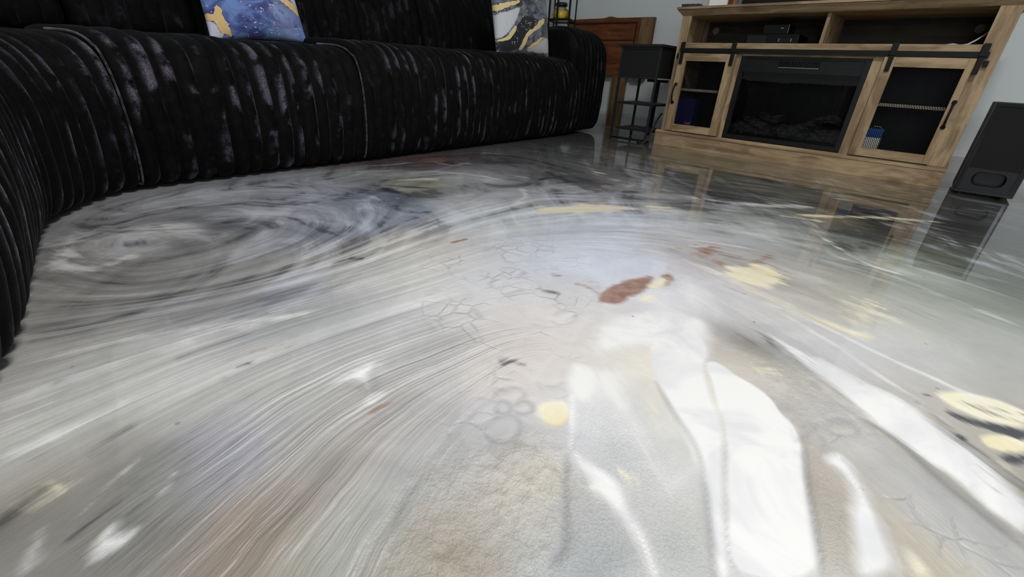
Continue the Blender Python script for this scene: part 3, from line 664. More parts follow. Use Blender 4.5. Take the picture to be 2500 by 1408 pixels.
# bubbles
vv = m.voro(m.vmath('ADD', o, m.vmath('SCALE', m.comb(iso, wob, 0.0), .05)), 24, 'DISTANCE_TO_EDGE')
edge = m.ss(vv.outputs['Distance'], .0, .09, 1.0, 0.0)
pick = m.ss(m.noise(o, 8, 2), .46, .58)
cell = m.math('MULTIPLY', m.math('MULTIPLY', edge, ZC_), pick)
c = m.mix(m.math('MULTIPLY', cell, .3), c, lin(150, 152, 162))
# pigments with ragged edges
er = m.math('ADD', m.math('MULTIPLY', m.math('SUBTRACT', s2, .5), 2.2), m.math('MULTIPLY', m.math('SUBTRACT', iso, .5), .7))
er = m.math('ADD', er, m.math('MULTIPLY', m.math('SUBTRACT', s3, .5), .8))
er = m.math('ADD', er, m.math('MULTIPLY', m.math('SUBTRACT', iso2, .5), .5))
er = m.math('MULTIPLY', er, m.math('ADD', .35, m.math('MULTIPLY', ZS, .65)))
def pig(c, P, col, lo=.34, hi=.66, er_=er, k=1.0):
    present = m.ss(P, .0, .12)
    f = m.ss(m.math('ADD', P, m.math('MULTIPLY', er_, k)), lo, hi)
    return m.mix(m.math('MULTIPLY', f, present), c, col)
erD = m.math('ADD', m.math('MULTIPLY', m.math('SUBTRACT', s3, .5), 1.6), m.math('MULTIPLY', m.math('SUBTRACT', s2, .5), 2.2))
brown = m.mix(m.ss(iso2, .3, .7), lin(138, 104, 92), lin(172, 138, 124))
c = pig(c, PB, brown, .25, .80, m.math('ADD', er, m.math('MULTIPLY', m.math('SUBTRACT', iso2, .5), .6)), .9)
yel = m.mix(m.ss(s2, .35, .62), lin(236, 226, 186), lin(242, 237, 214))
c = pig(c, PY, yel, .22, .80, er, 1.0)
whi = m.mix(m.ss(m.noise(o, 7, 4, .6, .8), .36, .56), lin(224, 225, 226), lin(240, 240, 238))
c = pig(c, PW, whi, .22, .82, er, .62)
dk = m.mix(iso2, lin(28, 29, 32), lin(78, 80, 86))
c = pig(c, PD, dk, .25, .95, erD, .65)
ln = m.attr('lines').outputs['Color']; lsep = m.N('SeparateColor'); m.t.links.new(ln, lsep.inputs[0])
lnf = m.math('MULTIPLY', m.ss(lsep.outputs[0], .1, .8), m.ss(iso2, .2, .5, .4, 1.0))
c = m.mix(m.math('MULTIPLY', lnf, .5), c, lin(96, 98, 108))
# small dark specks
sp = m.voro(o, 11, 'F1'); spk = m.ss(sp.outputs['Distance'], .02, .045, 1.0, 0.0)
c = m.mix(m.math('MULTIPLY', spk, .45), c, lin(90, 88, 86))
# relief beneath the clear coat
RL = m.math('ADD', .10, lsep.outputs[1])
s5 = streak(110, 22, 3, .55, 51.0)
h = m.math('MULTIPLY', m.math('ADD', m.math('ADD', m.math('MULTIPLY', s3, .55), m.math('MULTIPLY', s2, .5)), m.math('MULTIPLY', s5, .8)), RL)
h = m.math('ADD', h, m.math('MULTIPLY', iso2, m.math('ADD', .10, m.math('MULTIPLY', ZR, .9))))
h = m.math('ADD', h, m.math('MULTIPLY', iso3, m.math('ADD', .02, m.math('MULTIPLY', ZG, .28))))
h = m.math('SUBTRACT', h, m.math('MULTIPLY', cell, .16))
h = m.math('SUBTRACT', h, m.math('MULTIPLY', lsep.outputs[0], .3))
h = m.math('MULTIPLY', h, m.ss(m.math('MAXIMUM', PW, PY), .35, .8, 1.0, .12))
nb = m.bump(h, .8, .010)
cn = m.bump(m.noise(o, 3.0, 2), .05, .004)
m.put(m.b.inputs['Coat Normal'], cn)
M_FLOOR = m.set(col=c, rough=.42, norm=nb, spec=.45, coat=1.0, coatr=.035, coati=1.5)
me.materials.append(M_FLOOR)
floor = bpy.data.objects.new('floor', me); C.objects.link(floor); floor['kind'] = 'structure'
bm = BX(X0 - .1, X1 + .1, Y0 - .1, Y1 + .1, -.12, -.002)
struct('floor', bm, plain('concrete_slab', (150, 150, 148), .9)).name = 'floor_slab'

# ------------------------------------------------------------------ VELVET SOFA
m = NT('black_crushed_velvet')
o = m.obj()
n1 = m.noise(o, 5.5, 5, .62, .6); n2 = m.noise(o, 26, 4, .65, .4); n3 = m.noise(o, 420, 2, .6)
stretch = m.noise(m.vmath('MULTIPLY', o, (22, 22, 5)), 1.0, 4, .6)
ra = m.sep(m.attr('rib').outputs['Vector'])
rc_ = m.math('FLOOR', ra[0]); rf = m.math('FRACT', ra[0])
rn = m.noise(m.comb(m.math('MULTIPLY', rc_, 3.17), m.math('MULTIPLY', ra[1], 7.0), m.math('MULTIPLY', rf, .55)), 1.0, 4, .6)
side_sheen = m.math('MULTIPLY', m.ss(rf, .25, .72), m.ss(rf, .9, 1.0, 1.0, .55))  # nap patches get their sheen painted on one side of each rib
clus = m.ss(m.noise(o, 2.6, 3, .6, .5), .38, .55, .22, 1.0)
rim_sheen = m.math('MULTIPLY', m.ss(rf, .92, .97), m.ss(m.noise(m.comb(m.math('MULTIPLY', rc_, 5.3), m.math('MULTIPLY', ra[1], 4.0), 3.0), 1.0, 3, .6), .48, .66))  # thin grazing sheen painted along the rib edges
patch = m.math('MULTIPLY', m.math('MULTIPLY', m.ss(m.math('ADD', rn, m.math('MULTIPLY', m.math('SUBTRACT', n1, .5), 1.0)), .49, .66), side_sheen), m.ss(m.math('ADD', m.math('MULTIPLY', n2, .6), m.math('MULTIPLY', stretch, .5)), .42, .60))
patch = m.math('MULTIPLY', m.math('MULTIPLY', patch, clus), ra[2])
patch = m.math('MAXIMUM', patch, m.math('MULTIPLY', rim_sheen, m.math('MULTIPLY', ra[2], .6)))
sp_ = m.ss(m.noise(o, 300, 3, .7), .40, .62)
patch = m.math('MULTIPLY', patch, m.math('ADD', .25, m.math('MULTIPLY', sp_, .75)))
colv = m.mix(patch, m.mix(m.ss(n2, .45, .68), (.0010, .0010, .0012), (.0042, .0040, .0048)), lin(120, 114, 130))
hv = m.math('ADD', m.math('MULTIPLY', n2, .6), m.math('MULTIPLY', n3, .25))
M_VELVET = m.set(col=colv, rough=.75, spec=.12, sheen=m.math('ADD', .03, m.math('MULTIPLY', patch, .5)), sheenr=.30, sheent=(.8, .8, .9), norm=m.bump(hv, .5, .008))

def resample(P, step):
    P = np.array(P, float); seg = np.r_[0, np.cumsum(np.hypot(*np.diff(P[:, :2], axis=0).T))]
    n = max(2, int(round(seg[-1] / step))); s = np.linspace(0, seg[-1], n + 1)
    return s, np.stack([np.interp(s, seg, P[:, i]) for i in range(P.shape[1])], 1)
def chaikin(P, it=3):
    P = [np.array(p, float) for p in P]
    for _ in range(it):
        Q = [P[0]]
        for i in range(len(P) - 1): Q += [P[i] * .75 + P[i + 1] * .25, P[i] * .25 + P[i + 1] * .75]
        P = Q + [P[-1]]
    return np.array(P)
def ribbed(name, path, prof, pitch, amp, parent, closed=True, taper=.05, tap_amt=.35, seed=0, out_sign=1, mat=None, step=None, nap_sheen=1.0):
    """sweeps a vertical section (d outward, z) along a plan path; stitched channels run up and over it"""
    s, Q = resample(path, step or pitch / 9)
    T = np.gradient(Q, axis=0); T /= np.linalg.norm(T, axis=1)[:, None]
    Nn = np.stack([T[:, 1], -T[:, 0]], 1) * out_sign
    pr = chaikin(prof, 2) if not closed else np.array(smooth_poly(prof, True, 2))
    # section normals
    tp = np.roll(pr, -1, 0) - np.roll(pr, 1, 0) if closed else np.gradient(pr, axis=0)
    tp /= np.linalg.norm(tp, axis=1)[:, None] + 1e-9
    pn = np.stack([tp[:, 1], -tp[:, 0]], 1)
    cen = pr.mean(0)
    if ((pr - cen) * pn).sum() < 0: pn = -pn
    L = s[-1]; nr = max(1, round(L / pitch))
    ph = s / L * nr
    rr = random.Random(seed)
    off = np.array([rr.uniform(-.12, .12) for _ in range(nr + 2)]); hgt = np.array([rr.uniform(.75, 1.25) for _ in range(nr + 2)])
    ph2 = ph + np.interp(ph, np.arange(nr + 2), np.r_[0, off[1:nr], 0, 0] if nr > 1 else np.zeros(nr + 2))
    cell_i = np.clip(ph2.astype(int), 0, nr)
    fr = ph2 - np.floor(ph2)
    sc = np.power(np.clip(np.sin(np.pi * fr), 0, 1), .5)
    disp = amp * (sc - 1) * hgt[cell_i]
    e = np.minimum(s, L - s)
    k = np.clip(e / taper, 0, 1); endk = np.sqrt(1 - (1 - k) ** 2)
    verts = []; RA = []
    arc = np.r_[0, np.cumsum(np.hypot(*np.diff(pr, axis=0).T))]
    m_ = len(pr)
    for i in range(len(s)):
        f = 1 - tap_amt * (1 - endk[i])
        for j in range(m_):
            d, z = cen + (pr[j] - cen) * (f if closed else 1)
            if not closed:
                d -= (1 - endk[i]) * taper * .5
            w = mnoise.noise(Vector((Q[i, 0] * 9, Q[i, 1] * 9, z * 9 + seed))) * .005
            a = disp[i] + w
            d += pn[j, 0] * a; z += pn[j, 1] * a
            z = max(z, .004)
            RA.append((ph2[i] + seed * 100, arc[j] + seed, nap_sheen))
            verts.append((Q[i, 0] + Nn[i, 0] * d, Q[i, 1] + Nn[i, 1] * d, z))
    faces = []
    for i in range(len(s) - 1):
        for j in range(m_ if closed else m_ - 1):
            j2 = (j + 1) % m_
            faces.append((i * m_ + j, i * m_ + j2, (i + 1) * m_ + j2, (i + 1) * m_ + j))
    if closed:
        faces.append(tuple(range(m_ - 1, -1, -1))); faces.append(tuple((len(s) - 1) * m_ + j for j in range(m_)))
    ob = mesh_np(name, verts, faces, mat or M_VELVET, parent)
    bm = bmesh.new(); bm.from_mesh(ob.data); bmesh.ops.recalc_face_normals(bm, faces=bm.faces); bm.to_mesh(ob.data); bm.free()
    at = ob.data.attributes.new('rib', 'FLOAT_VECTOR', 'POINT'); at.data.foreach_set('vector', np.array(RA, np.float32).ravel())
    return ob

sofa = empty('sectional_sofa', (0, 0, 0), 'black crushed velvet corner sofa with stitched channels wrapping around the swirled floor', 'sofa')
front = chaikin([(-.44, -1.0), (-.45, -.62), (-.50, -.40), (-.58, -.23), (-.69, -.150), (-.804, -.114), (-.915, -.097), (-1.253, -.066), (-1.46, -.048), (-1.59, .015), (-1.70, .09), (-1.768, .197), (-1.785, .45), (-1.82, .93), (-1.88, 1.67), (-1.95, 2.45), (-1.975, 2.72)], 3)
sF, QF = resample(front, .01)
def cut(y_or_s0, s1): 
    k = (sF >= y_or_s0 - 1e-6) & (sF <= s1 + 1e-6); return QF[k]
def s_at(x, y): return sF[np.argmin((QF[:, 0] - x) ** 2 + (QF[:, 1] - y) ** 2)]
PROF = [(-.22, .02), (-.06, .012), (-.004, .012), (.022, .035), (.040, .12), (.046, .21), (.042, .30), (.022, .37), (-.02, .415), (-.09, .437), (-.20, .443), (-.62, .443), (-.62, .03)]
PROFC = [(-.16, .02), (-.05, .012), (-.004, .012), (.020, .035), (.038, .12), (.044, .21), (.040, .30), (.020, .37), (-.02, .415), (-.08, .437), (-.16, .44)]
sb = [0, s_at(-1.46, -.048), s_at(-1.768, .197), s_at(-1.82, 1.0), s_at(-1.88, 1.86), sF[-1]]
def seatprof(dz): return [(d, z + dz * min(1, max(0, (z - .2) / .2))) for d, z in PROF]
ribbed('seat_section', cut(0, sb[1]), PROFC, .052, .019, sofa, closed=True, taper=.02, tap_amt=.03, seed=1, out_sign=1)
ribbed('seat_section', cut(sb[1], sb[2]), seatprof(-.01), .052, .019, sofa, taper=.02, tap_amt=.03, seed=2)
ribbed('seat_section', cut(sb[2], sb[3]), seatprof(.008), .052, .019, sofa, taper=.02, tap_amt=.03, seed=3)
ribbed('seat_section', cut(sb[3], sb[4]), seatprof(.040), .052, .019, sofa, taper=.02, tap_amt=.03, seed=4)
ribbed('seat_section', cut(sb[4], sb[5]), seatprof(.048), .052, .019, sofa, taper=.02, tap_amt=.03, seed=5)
def piping(s0, dz):
    k = int(np.argmin(abs(sF - s0))); p = QF[k]; t = QF[min(k + 2, len(QF) - 1)] - QF[max(k - 2, 0)]; t /= np.linalg.norm(t); nn = np.array([t[1], -t[0]])
    pr = np.array(smooth_poly(PROF, True, 2)); pr = pr[(pr[:, 0] > -.3) & (pr[:, 1] > .02)]
    pr = pr[np.argsort(np.arctan2(pr[:, 1] - .2, pr[:, 0] + .3))]
    pts = [(p[0] + nn[0] * (d - .009), p[1] + nn[1] * (d - .009), z + dz * min(1, max(0, (z - .2) / .2)) - (.006 if z > .4 else 0)) for d, z in pr]
    bm = bmesh.new(); tube(bm, pts, .0032, 8); obj('piping', bm, M_PIPE, sofa, smooth=True)
m = NT('grey_velvet_piping'); o = m.obj(); n = m.noise(o, 60, 4)
M_PIPE = m.set(col=m.mix(m.ss(n, .35, .7), lin(18, 18, 19), lin(84, 82, 88)), rough=.8, spec=.1, sheen=.3)
piping(sb[2], .0); piping(sb[3], .02)
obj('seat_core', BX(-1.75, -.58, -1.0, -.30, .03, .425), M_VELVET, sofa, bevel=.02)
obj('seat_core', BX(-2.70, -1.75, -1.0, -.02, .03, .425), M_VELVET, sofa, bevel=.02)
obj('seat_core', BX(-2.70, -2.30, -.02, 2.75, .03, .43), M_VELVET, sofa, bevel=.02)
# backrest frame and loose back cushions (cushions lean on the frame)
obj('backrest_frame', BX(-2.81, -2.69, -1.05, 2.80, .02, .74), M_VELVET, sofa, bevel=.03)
def cushion(y0, y1, seed, hgt=.47, xf=-2.47, lean=.10):
    pr = [(-.17, .44), (-.02, .435), (.02, .47), (.035, .58), (.025, .70), (-.01, .44 + hgt - .06), (-.07, .44 + hgt), (-.16, .44 + hgt - .01), (-.20, .44 + hgt - .08), (-.21, .60), (-.20, .48)]
    pr = [(d - lean * (z - .44) / .45, z) for d, z in pr]
    return ribbed('back_cushion', [(xf, y0), (xf, y1)], pr, .058, .010, sofa, taper=.07, tap_amt=.16, seed=seed, nap_sheen=.35)
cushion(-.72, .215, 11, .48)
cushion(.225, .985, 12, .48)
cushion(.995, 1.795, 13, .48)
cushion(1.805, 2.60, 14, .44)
# far arm
pa = [(-.62, .03), (-.30, .012), (-.01, .012), (.025, .04), (.04, .14), (.045, .30), (.04, .48), (.015, .585), (-.05, .645), (-.15, .668), (-.30, .655), (-.60, .64)]
pa = [(d, z * 1.035) for d, z in pa]
ribbed('arm', [(-1.99, 2.66), (-2.04, 3.14)], pa, .055, .014, sofa, taper=.12, tap_amt=.20, seed=21, nap_sheen=.45)

# ------------------------------------------------------------------ throw pillows
def pillow(name, cen, w, h, th, lean, rz, masks, matf, label):
    n = 70
    R = Matrix.Rotation(rz, 3, 'X') @ Matrix.Rotation(-lean, 3, 'Y')
    V, Fc = [], []
    for side in (1, -1):
        for i in range(n + 1):
            for j in range(n + 1):
                u = 2 * i / n - 1; v = 2 * j / n - 1
                k = (1 - abs(u) ** 2.4) * (1 - abs(v) ** 2.4)
                t = th * max(k, 0) ** .55
                pin = 1 - .055 * (1 - abs(v) ** 2) * abs(u) ** 3; pin2 = 1 - .055 * (1 - abs(u) ** 2) * abs(v) ** 3
                p = R @ Vector((side * t, u * w / 2 * pin, v * h / 2 * pin2)) + Vector(cen)
                V.append(p)
    N1 = (n + 1) ** 2
    for s_ in (0, 1):
        for i in range(n):
            for j in range(n):
                a = s_ * N1 + i * (n + 1) + j
                q = (a, a + n + 1, a + n + 2, a + 1)
                Fc.append(q if s_ == 0 else q[::-1])
    o = mesh_np(name, V, Fc, matf, None)
    bm = bmesh.new(); bm.from_mesh(o.data); bmesh.ops.remove_doubles(bm, verts=bm.verts, dist=1e-5); bm.to_mesh(o.data); bm.free()
    A = np.zeros((len(o.data.vertices), 4), np.float32)
    co = np.array([v.co for v in o.data.vertices])
    # project each vertex from the shape's own readings: (y, z) on the print plane
    for ch, items in enumerate(masks):
        for pts, wd, val in items:
            P = smooth_poly([ONX(px, py, cen[0]) for px, py in pts])
            A[:, ch] = np.maximum(A[:, ch], np.clip(sdf(P, co[:, 1], co[:, 2]) / (2 * wd) + .5, 0, 1) * val)
    at = o.data.attributes.new('print', 'FLOAT_COLOR', 'POINT'); at.data.foreach_set('color', A.ravel())
    return tag(o, label, 'pillow')
def printmat(name, deep, mid, pale, gold, flecks=True, fl_thr=.60):
    m = NT(name); o = m.obj()
    pr = m.attr('print'); s = m.N('SeparateColor'); m.t.links.new(pr.outputs['Color'], s.inputs[0])
    w1 = m.noise(m.vmath('MULTIPLY', o, (1, 1, 1.6)), 9, 5, .6, 1.2); w2 = m.noise(o, 30, 5, .65); w3 = m.noise(o, 4, 3, .5, 1.5)
    c = m.mix(m.ss(w1, .35, .62), deep, mid); c = m.mix(m.math('MULTIPLY', m.ss(w3, .5, .7), .22), c, pale)
    er = m.math('MULTIPLY', m.math('SUBTRACT', w2, .5), 3.0)
    def L(c, P, col, k=.7, lo=.45, hi=.55):
        f = m.math('MULTIPLY', m.ss(m.math('ADD', P, m.math('MULTIPLY', er, k)), lo, hi), m.ss(P, 0, .1)); return m.mix(f, c, col)
    c = L(c, s.outputs[2], pale, .4, .3, .7)
    c = L(c, pr.outputs['Alpha'], deep, .5, .3, .7)
    c = L(c, m.math('ADD', s.outputs[0], 0.0), lin(60, 40, 70), .7, .30, .44)
    c = L(c, s.outputs[0], gold, .7, .45, .5)
    vo = m.voro(m.vmath('MULTIPLY', o, (1, 1, 1.5)), 75); vo2 = m.noise(o, 24, 3)
    f = m.math('MULTIPLY', m.ss(vo.outputs['Distance'], .22, .30, 1, 0), m.ss(m.math('ADD', vo2, m.math('MULTIPLY', s.outputs[1], .14)), fl_thr, fl_thr + .04))
    c = m.mix(f, c, lin(238, 226, 208))
    return m.set(col=c, rough=.7, spec=.3, sheen=.2, norm=m.bump(m.noise(o, 700, 2), .15, .001))
M_P1 = printmat('blue_gold_marbled_print', lin(66, 74, 140), lin(120, 150, 212), lin(222, 222, 240), lin(246, 208, 146), fl_thr=.52)
M_P2 = printmat('grey_gold_marbled_print', lin(40, 42, 48), lin(128, 132, 148), lin(214, 216, 220), lin(240, 218, 156), fl_thr=.55)
q = lambda L, ox=460, oy=0, k=340 / 2500: [(ox + a * k, oy + b * k) for a, b in L]
g1 = [(q([(215, 260), (430, 240), (540, 300), (600, 440), (690, 600), (680, 660), (600, 600), (520, 590), (430, 440), (340, 380), (240, 340)]), .006, 1), (q([(370, 200), (420, 110), (480, 180), (500, 280), (380, 260)]), .005, .9),
      (q([(1380, -30), (1620, -30), (1760, 60), (1880, 220), (1910, 330), (1840, 290), (1700, 150), (1550, 50)]), .006, 1)]
l1 = [(q([(230, 350), (340, 390), (430, 460), (530, 600), (520, 740), (330, 740), (270, 500)]), .006, 1), (q([(1640, -60), (1860, -60), (1900, 250), (1760, 50)]), .006, 1)]
d1 = [(q([(980, 480), (1080, 460), (1200, 560), (1330, 640), (1200, 760), (960, 760)]), .01, .9), (q([(1430, 140), (1520, 170), (1640, 330), (1560, 300)]), .01, .8), (q([(700, 620), (760, 640), (740, 720), (640, 700)]), .01, .8)]
f1 = [(q([(1000, 280), (1400, 260), (1500, 560), (1100, 640)]), .05, .7), (q([(1150, -30), (1350, -30), (1400, 160), (1250, 120)]), .02, 1)]
pillow('throw_pillow', (-2.27, .785, .652), .385, .42, .075, .22, .05, [g1, f1, l1, d1], M_P1, 'blue throw pillow with gold foil marbling, leaning on the sofa back at left')
k2 = 260 / 2153
q2 = lambda L: [(1150 + a * 550 / 2093, b * 550 / 2093) for a, b in L]
g2 = [(q2([(190, 60), (290, 20), (400, 0), (400, 25), (300, 65), (240, 95), (190, 112)]), .006, 1), (q2([(560, 190), (600, 170), (618, 200), (580, 240), (500, 290), (440, 330), (420, 400), (400, 470), (365, 460), (390, 380), (430, 290), (510, 250)]), .006, 1),
      (q2([(290, 290), (330, 230), (345, 245), (310, 330), (270, 380), (190, 385), (190, 375), (260, 350)]), .005, .95), (q2([(610, 340), (560, 380), (540, 420), (440, 460), (450, 430), (520, 380), (560, 345)]), .005, .85)]
l2 = [(q2([(190, 130), (330, 90), (400, 50), (340, 190), (280, 300), (200, 370), (185, 370)]), .01, .9), (q2([(600, 340), (680, 380), (730, 500), (420, 480), (480, 420), (550, 400)]), .01, .95)]
d2 = [(q2([(330, 260), (410, 140), (480, 160), (560, 190), (480, 270), (420, 350), (360, 470), (180, 480), (190, 390), (280, 370)]), .008, 1), (q2([(610, 165), (690, 220), (700, 270), (620, 210)]), .006, .9)]
f2 = [(q2([(370, 180), (470, 120), (500, 200), (420, 280), (330, 330)]), .03, .9)]
pillow('throw_pillow', (-2.14, 2.30, .675), .49, .40, .075, .20, .0, [g2, f2, l2, d2], M_P2, 'grey and black throw pillow with gold veins, beside the far sofa arm')

# ------------------------------------------------------------------ MEDIA CONSOLE WITH FIREPLACE
con = empty('media_console', (-.69, 3.12, 0), 'rustic oak media console with electric fireplace and two barn doors', 'console')
con.location = (0, 0, 0)
YF, YB = 2.945, 3.33           # body front, back
XL, XR = -1.405, .048
def part(name, bm, mat, parent=con, bevel=.0015, **k): return obj(name, bm, mat, parent, bevel=bevel, **k)
# plinth with a stepped lip
part('plinth', BX(-1.430, .053, 2.923, YB, .0, .074), M_WX)
bm = bmesh.new(); prism(bm, [(2.921, .076), (2.921, .086), (2.935, .096), (YB, .096), (YB, .076)], 'x', -1.432, .055); part('plinth_lip', bm, M_WX)
# sides and stiles
part('side_panel', BX(XL, XL + .02, YF + .018, YB, .096, .748), M_WZ)
part('side_panel', BX(XR - .02, XR, YF + .018, YB, .096, .748), M_WZ)
part('front_stile', BX(XL, -1.350, YF, YF + .018, .096, .748), M_WZ)
part('front_stile', BX(-.024, XR, YF, YF + .018, .096, .748), M_WZ)
part('front_stile', BX(-1.046, -1.004, YF, YF + .018, .096, .575), M_WZ)
part('front_stile', BX(-.388, -.33, YF, YF + .018, .096, .575), M_WZ)
part('upper_rail', BX(-1.352, .0, YF, YF + .018, .5745, .604), M_WX)
part('lower_rail', BX(-1.004, -.388, YF + .002, YF + .018, .541, .5745), M_WX)
part('upper_shelf', BX(XL + .02, XR - .02, YF + .018, YB - .01, .580, .603), M_WX)
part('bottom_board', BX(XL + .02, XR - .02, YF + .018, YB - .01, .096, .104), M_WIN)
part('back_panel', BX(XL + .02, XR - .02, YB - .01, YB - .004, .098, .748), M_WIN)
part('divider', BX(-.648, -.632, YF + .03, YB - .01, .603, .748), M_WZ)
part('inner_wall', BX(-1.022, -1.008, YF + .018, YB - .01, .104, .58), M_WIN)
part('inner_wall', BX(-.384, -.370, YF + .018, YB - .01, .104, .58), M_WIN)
# crown: slanted moulding and top board
bm = bmesh.new(); prism(bm, [(YF, .745), (2.915, .771), (2.915, .775), (YB, .775), (YB, .745)], 'x', XL, XR)
for v in bm.verts:
    if v.co.z > .77: v.co.x += -.024 if v.co.x < -.7 else .024
part('crown_moulding', bm, M_WX)
part('top_board', BX(-1.434, .077, 2.905, YB + .005, .776, .788), M_WX)
M_EDGE = plain('lit_shelf_edge', (190, 180, 160), .5)  # shelf fronts coloured pale to look lit behind the mesh
# shelves behind the doors
for x0_, x1_, z_ in ((XL + .02, -1.022, .345), (-.370, XR - .02, .342)):
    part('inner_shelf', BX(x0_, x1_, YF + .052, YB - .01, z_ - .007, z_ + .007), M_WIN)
    part('shelf_edge', BX(x0_, x1_, YF + .049, YF + .0518, z_ - .0075, z_ + .0075), M_EDGE)
for x0_, x1_ in ((XL + .02, -1.022), (-.370, XR - .02)): part('compartment_shade', BX(x0_, x1_, YB - .016, YB - .0105, .105, .579), M_BLACK)  # added black sheets stand in for the shade behind the mesh doors
# cable grommets
def grom(x, z):
    bm = bmesh.new(); bmesh.ops.create_cone(bm, cap_ends=True, segments=24, radius1=.021, radius2=.019, depth=.006, matrix=Matrix.Translation((x, YB - .0135, z)) @ Matrix.Rotation(math.pi / 2, 4, 'X'))
    part('cable_grommet', bm, M_GREY, bevel=0)
grom(-1.335, .698); grom(-.062, .695)
# doors
def door(x0, x1, gx0_, gx1_, z0, z1, gz0, gz1, hx, hangers):
    d = obj('barn_door', BX(x0, gx0_, 2.922, 2.942, z0, z1), M_WZ, con, bevel=.001)
    obj('door_stile', BX(gx1_, x1, 2.922, 2.942, z0, z1), M_WZ, d, bevel=.001)
    obj('door_rail', BX(gx0_, gx1_, 2.922, 2.942, gz1, z1), M_WX, d, bevel=.001)
    obj('door_rail', BX(gx0_, gx1_, 2.922, 2.942, z0, gz0), M_WX, d, bevel=.001)
    # expanded metal mesh
    bm = bmesh.new(); p = .0095; w_ = .0010; X, Z_ = gx1_ - gx0_, gz1 - gz0
    sl = 1.45
    for sgn in (1, -1):
        k = -Z_ / sl
        while k < X:
            # line x = k + t/sl , z = t  (or mirrored)
            t0 = max(0, -k * sl); t1 = min(Z_, (X - k) * sl)
            if t1 > t0:
                a = Vector((k + t0 / sl, 0, t0)); b = Vector((k + t1 / sl, 0, t1))
                if sgn < 0: a.x = X - a.x; b.x = X - b.x
                d_ = (b - a).normalized(); n_ = Vector((-d_.z, 0, d_.x)) * w_
                yy = 2.9335 + (.0004 if sgn > 0 else -.0004)
                f4 = [bm.verts.new((gx0_ + q_.x, yy + dy_, gz0 + q_.z)) for q_, dy_ in ((a - n_, 0), (b - n_, 0), (b + n_, 0), (a + n_, 0), (a - n_, .0008), (b - n_, .0008), (b + n_, .0008), (a + n_, .0008))]
                for f in ((0, 1, 2, 3), (7, 6, 5, 4), (0, 4, 5, 1), (2, 6, 7, 3)): bm.faces.new([f4[i] for i in f])
            k += p
    tag(obj('mesh_screen', bm, M_MESHW, d), kind='stuff')
    # handle: bowed bar between two flat pads
    bm = bmesh.new()
    hz0, hz1 = .268, .374
    tube(bm, [(hx, 2.918, hz0), (hx, 2.905, hz0 + .012), (hx, 2.897, hz0 + .03), (hx, 2.895, (hz0 + hz1) / 2), (hx, 2.897, hz1 - .03), (hx, 2.905, hz1 - .012), (hx, 2.918, hz1)], [.0065, .0052, .0045, .0045, .0045, .0052, .0065], 12)
    for zz in (hz0, hz1):
        bmesh.ops.create_cone(bm, cap_ends=True, segments=20, radius1=.0095, radius2=.0095, depth=.004, matrix=Matrix.Translation((hx, 2.9195, zz)) @ Matrix.Rotation(math.pi / 2, 4, 'X'))
    obj('handle', bm, M_IRON, d, smooth=False)
    for hx_ in hangers:
        bm = BX(hx_ - .0095, hx_ + .0095, 2.911, 2.920, .487, .607)
        box(bm, hx_ - .013, hx_ + .013, 2.906, 2.911, .556, .604)
        h = obj('hanger_strap', bm, M_IRON, d, bevel=.003)
door(-1.370, -1.028, -1.320, -1.078, .1, .5475, .142, .506, -1.352, (-1.350, -1.047))
door(-.343, -.020, -.298, -.045, .1, .5495, .140, .508, -.0245 - .003, (-.317, -.008))
part('track_rail', BX(-1.345, .012, 2.920, 2.928, .551, .575), M_IRON)
part('door_stop', BX(-1.388, -1.374, 2.930, 2.944, .520, .545), M_IRON)
part('door_stop', BX(.006, .022, 2.930, 2.944, .518, .542), M_IRON)
# fireplace insert
fp = part('fireplace_insert', BX(-1.003, -.389, 3.16, 3.20, .098, .540), M_BLACK, bevel=0)
def sub_(name, bm, mat, bevel=.001, **k): return obj(name, bm, mat, fp, bevel=bevel, **k)
fx0, fx1, fz0, fz1 = -1.002, -.390, .099, .540
sub_('insert_frame', BX(fx0, fx0 + .022, 2.943, 3.16, fz0, fz1), M_SATIN)
sub_('insert_frame', BX(fx1 - .022, fx1, 2.943, 3.16, fz0, fz1), M_SATIN)
sub_('insert_frame', BX(fx0 + .022, fx1 - .022, 2.943, 3.16, fz1 - .012, fz1), M_SATIN)
sub_('insert_frame', BX(fx0 + .022, fx1 - .022, 2.943, 3.16, fz0, fz0 + .022), M_SATIN)
bm = BX(fx0 + .022, -.80, 2.949, 2.96, .462, fz1 - .012); box(bm, -.605, fx1 - .022, 2.949, 2.96, .462, fz1 - .012); box(bm, -.80, -.605, 2.949, 2.96, .519, fz1 - .012); box(bm, -.80, -.605, 2.949, 2.96, .462, .487)
sub_('control_panel', bm, M_SATIN, 0)
sub_('vent_recess', BX(-.80, -.605, 2.966, 2.972, .485, .521), M_GLOSS, 0)
for i in range(18):
    sub_('vent_slat', BX(-.796 + i * .0107, -.7925 + i * .0107, 2.951, 2.962, .497, .518), M_BLACK, 0)
sub_('vent_trim', BX(-.798, -.607, 2.945, 2.951, .4865, .4905), M_CHROME)
for i in range(5):
    sub_('control_button', BX(-.505 + i * .016, -.495 + i * .016, 2.946, 2.951, .496, .502), M_BLACK, 0)
sub_('dark_slot', BX(fx0 + .024, fx1 - .024, 2.962, 2.966, .440, .462), M_GLOSS, 0)  # dark bar in the slot beneath the control panel
sub_('insert_glass', BX(fx0 + .022, fx1 - .022, 2.960, 2.963, fz0 + .022, .440), M_GLASS, 0)
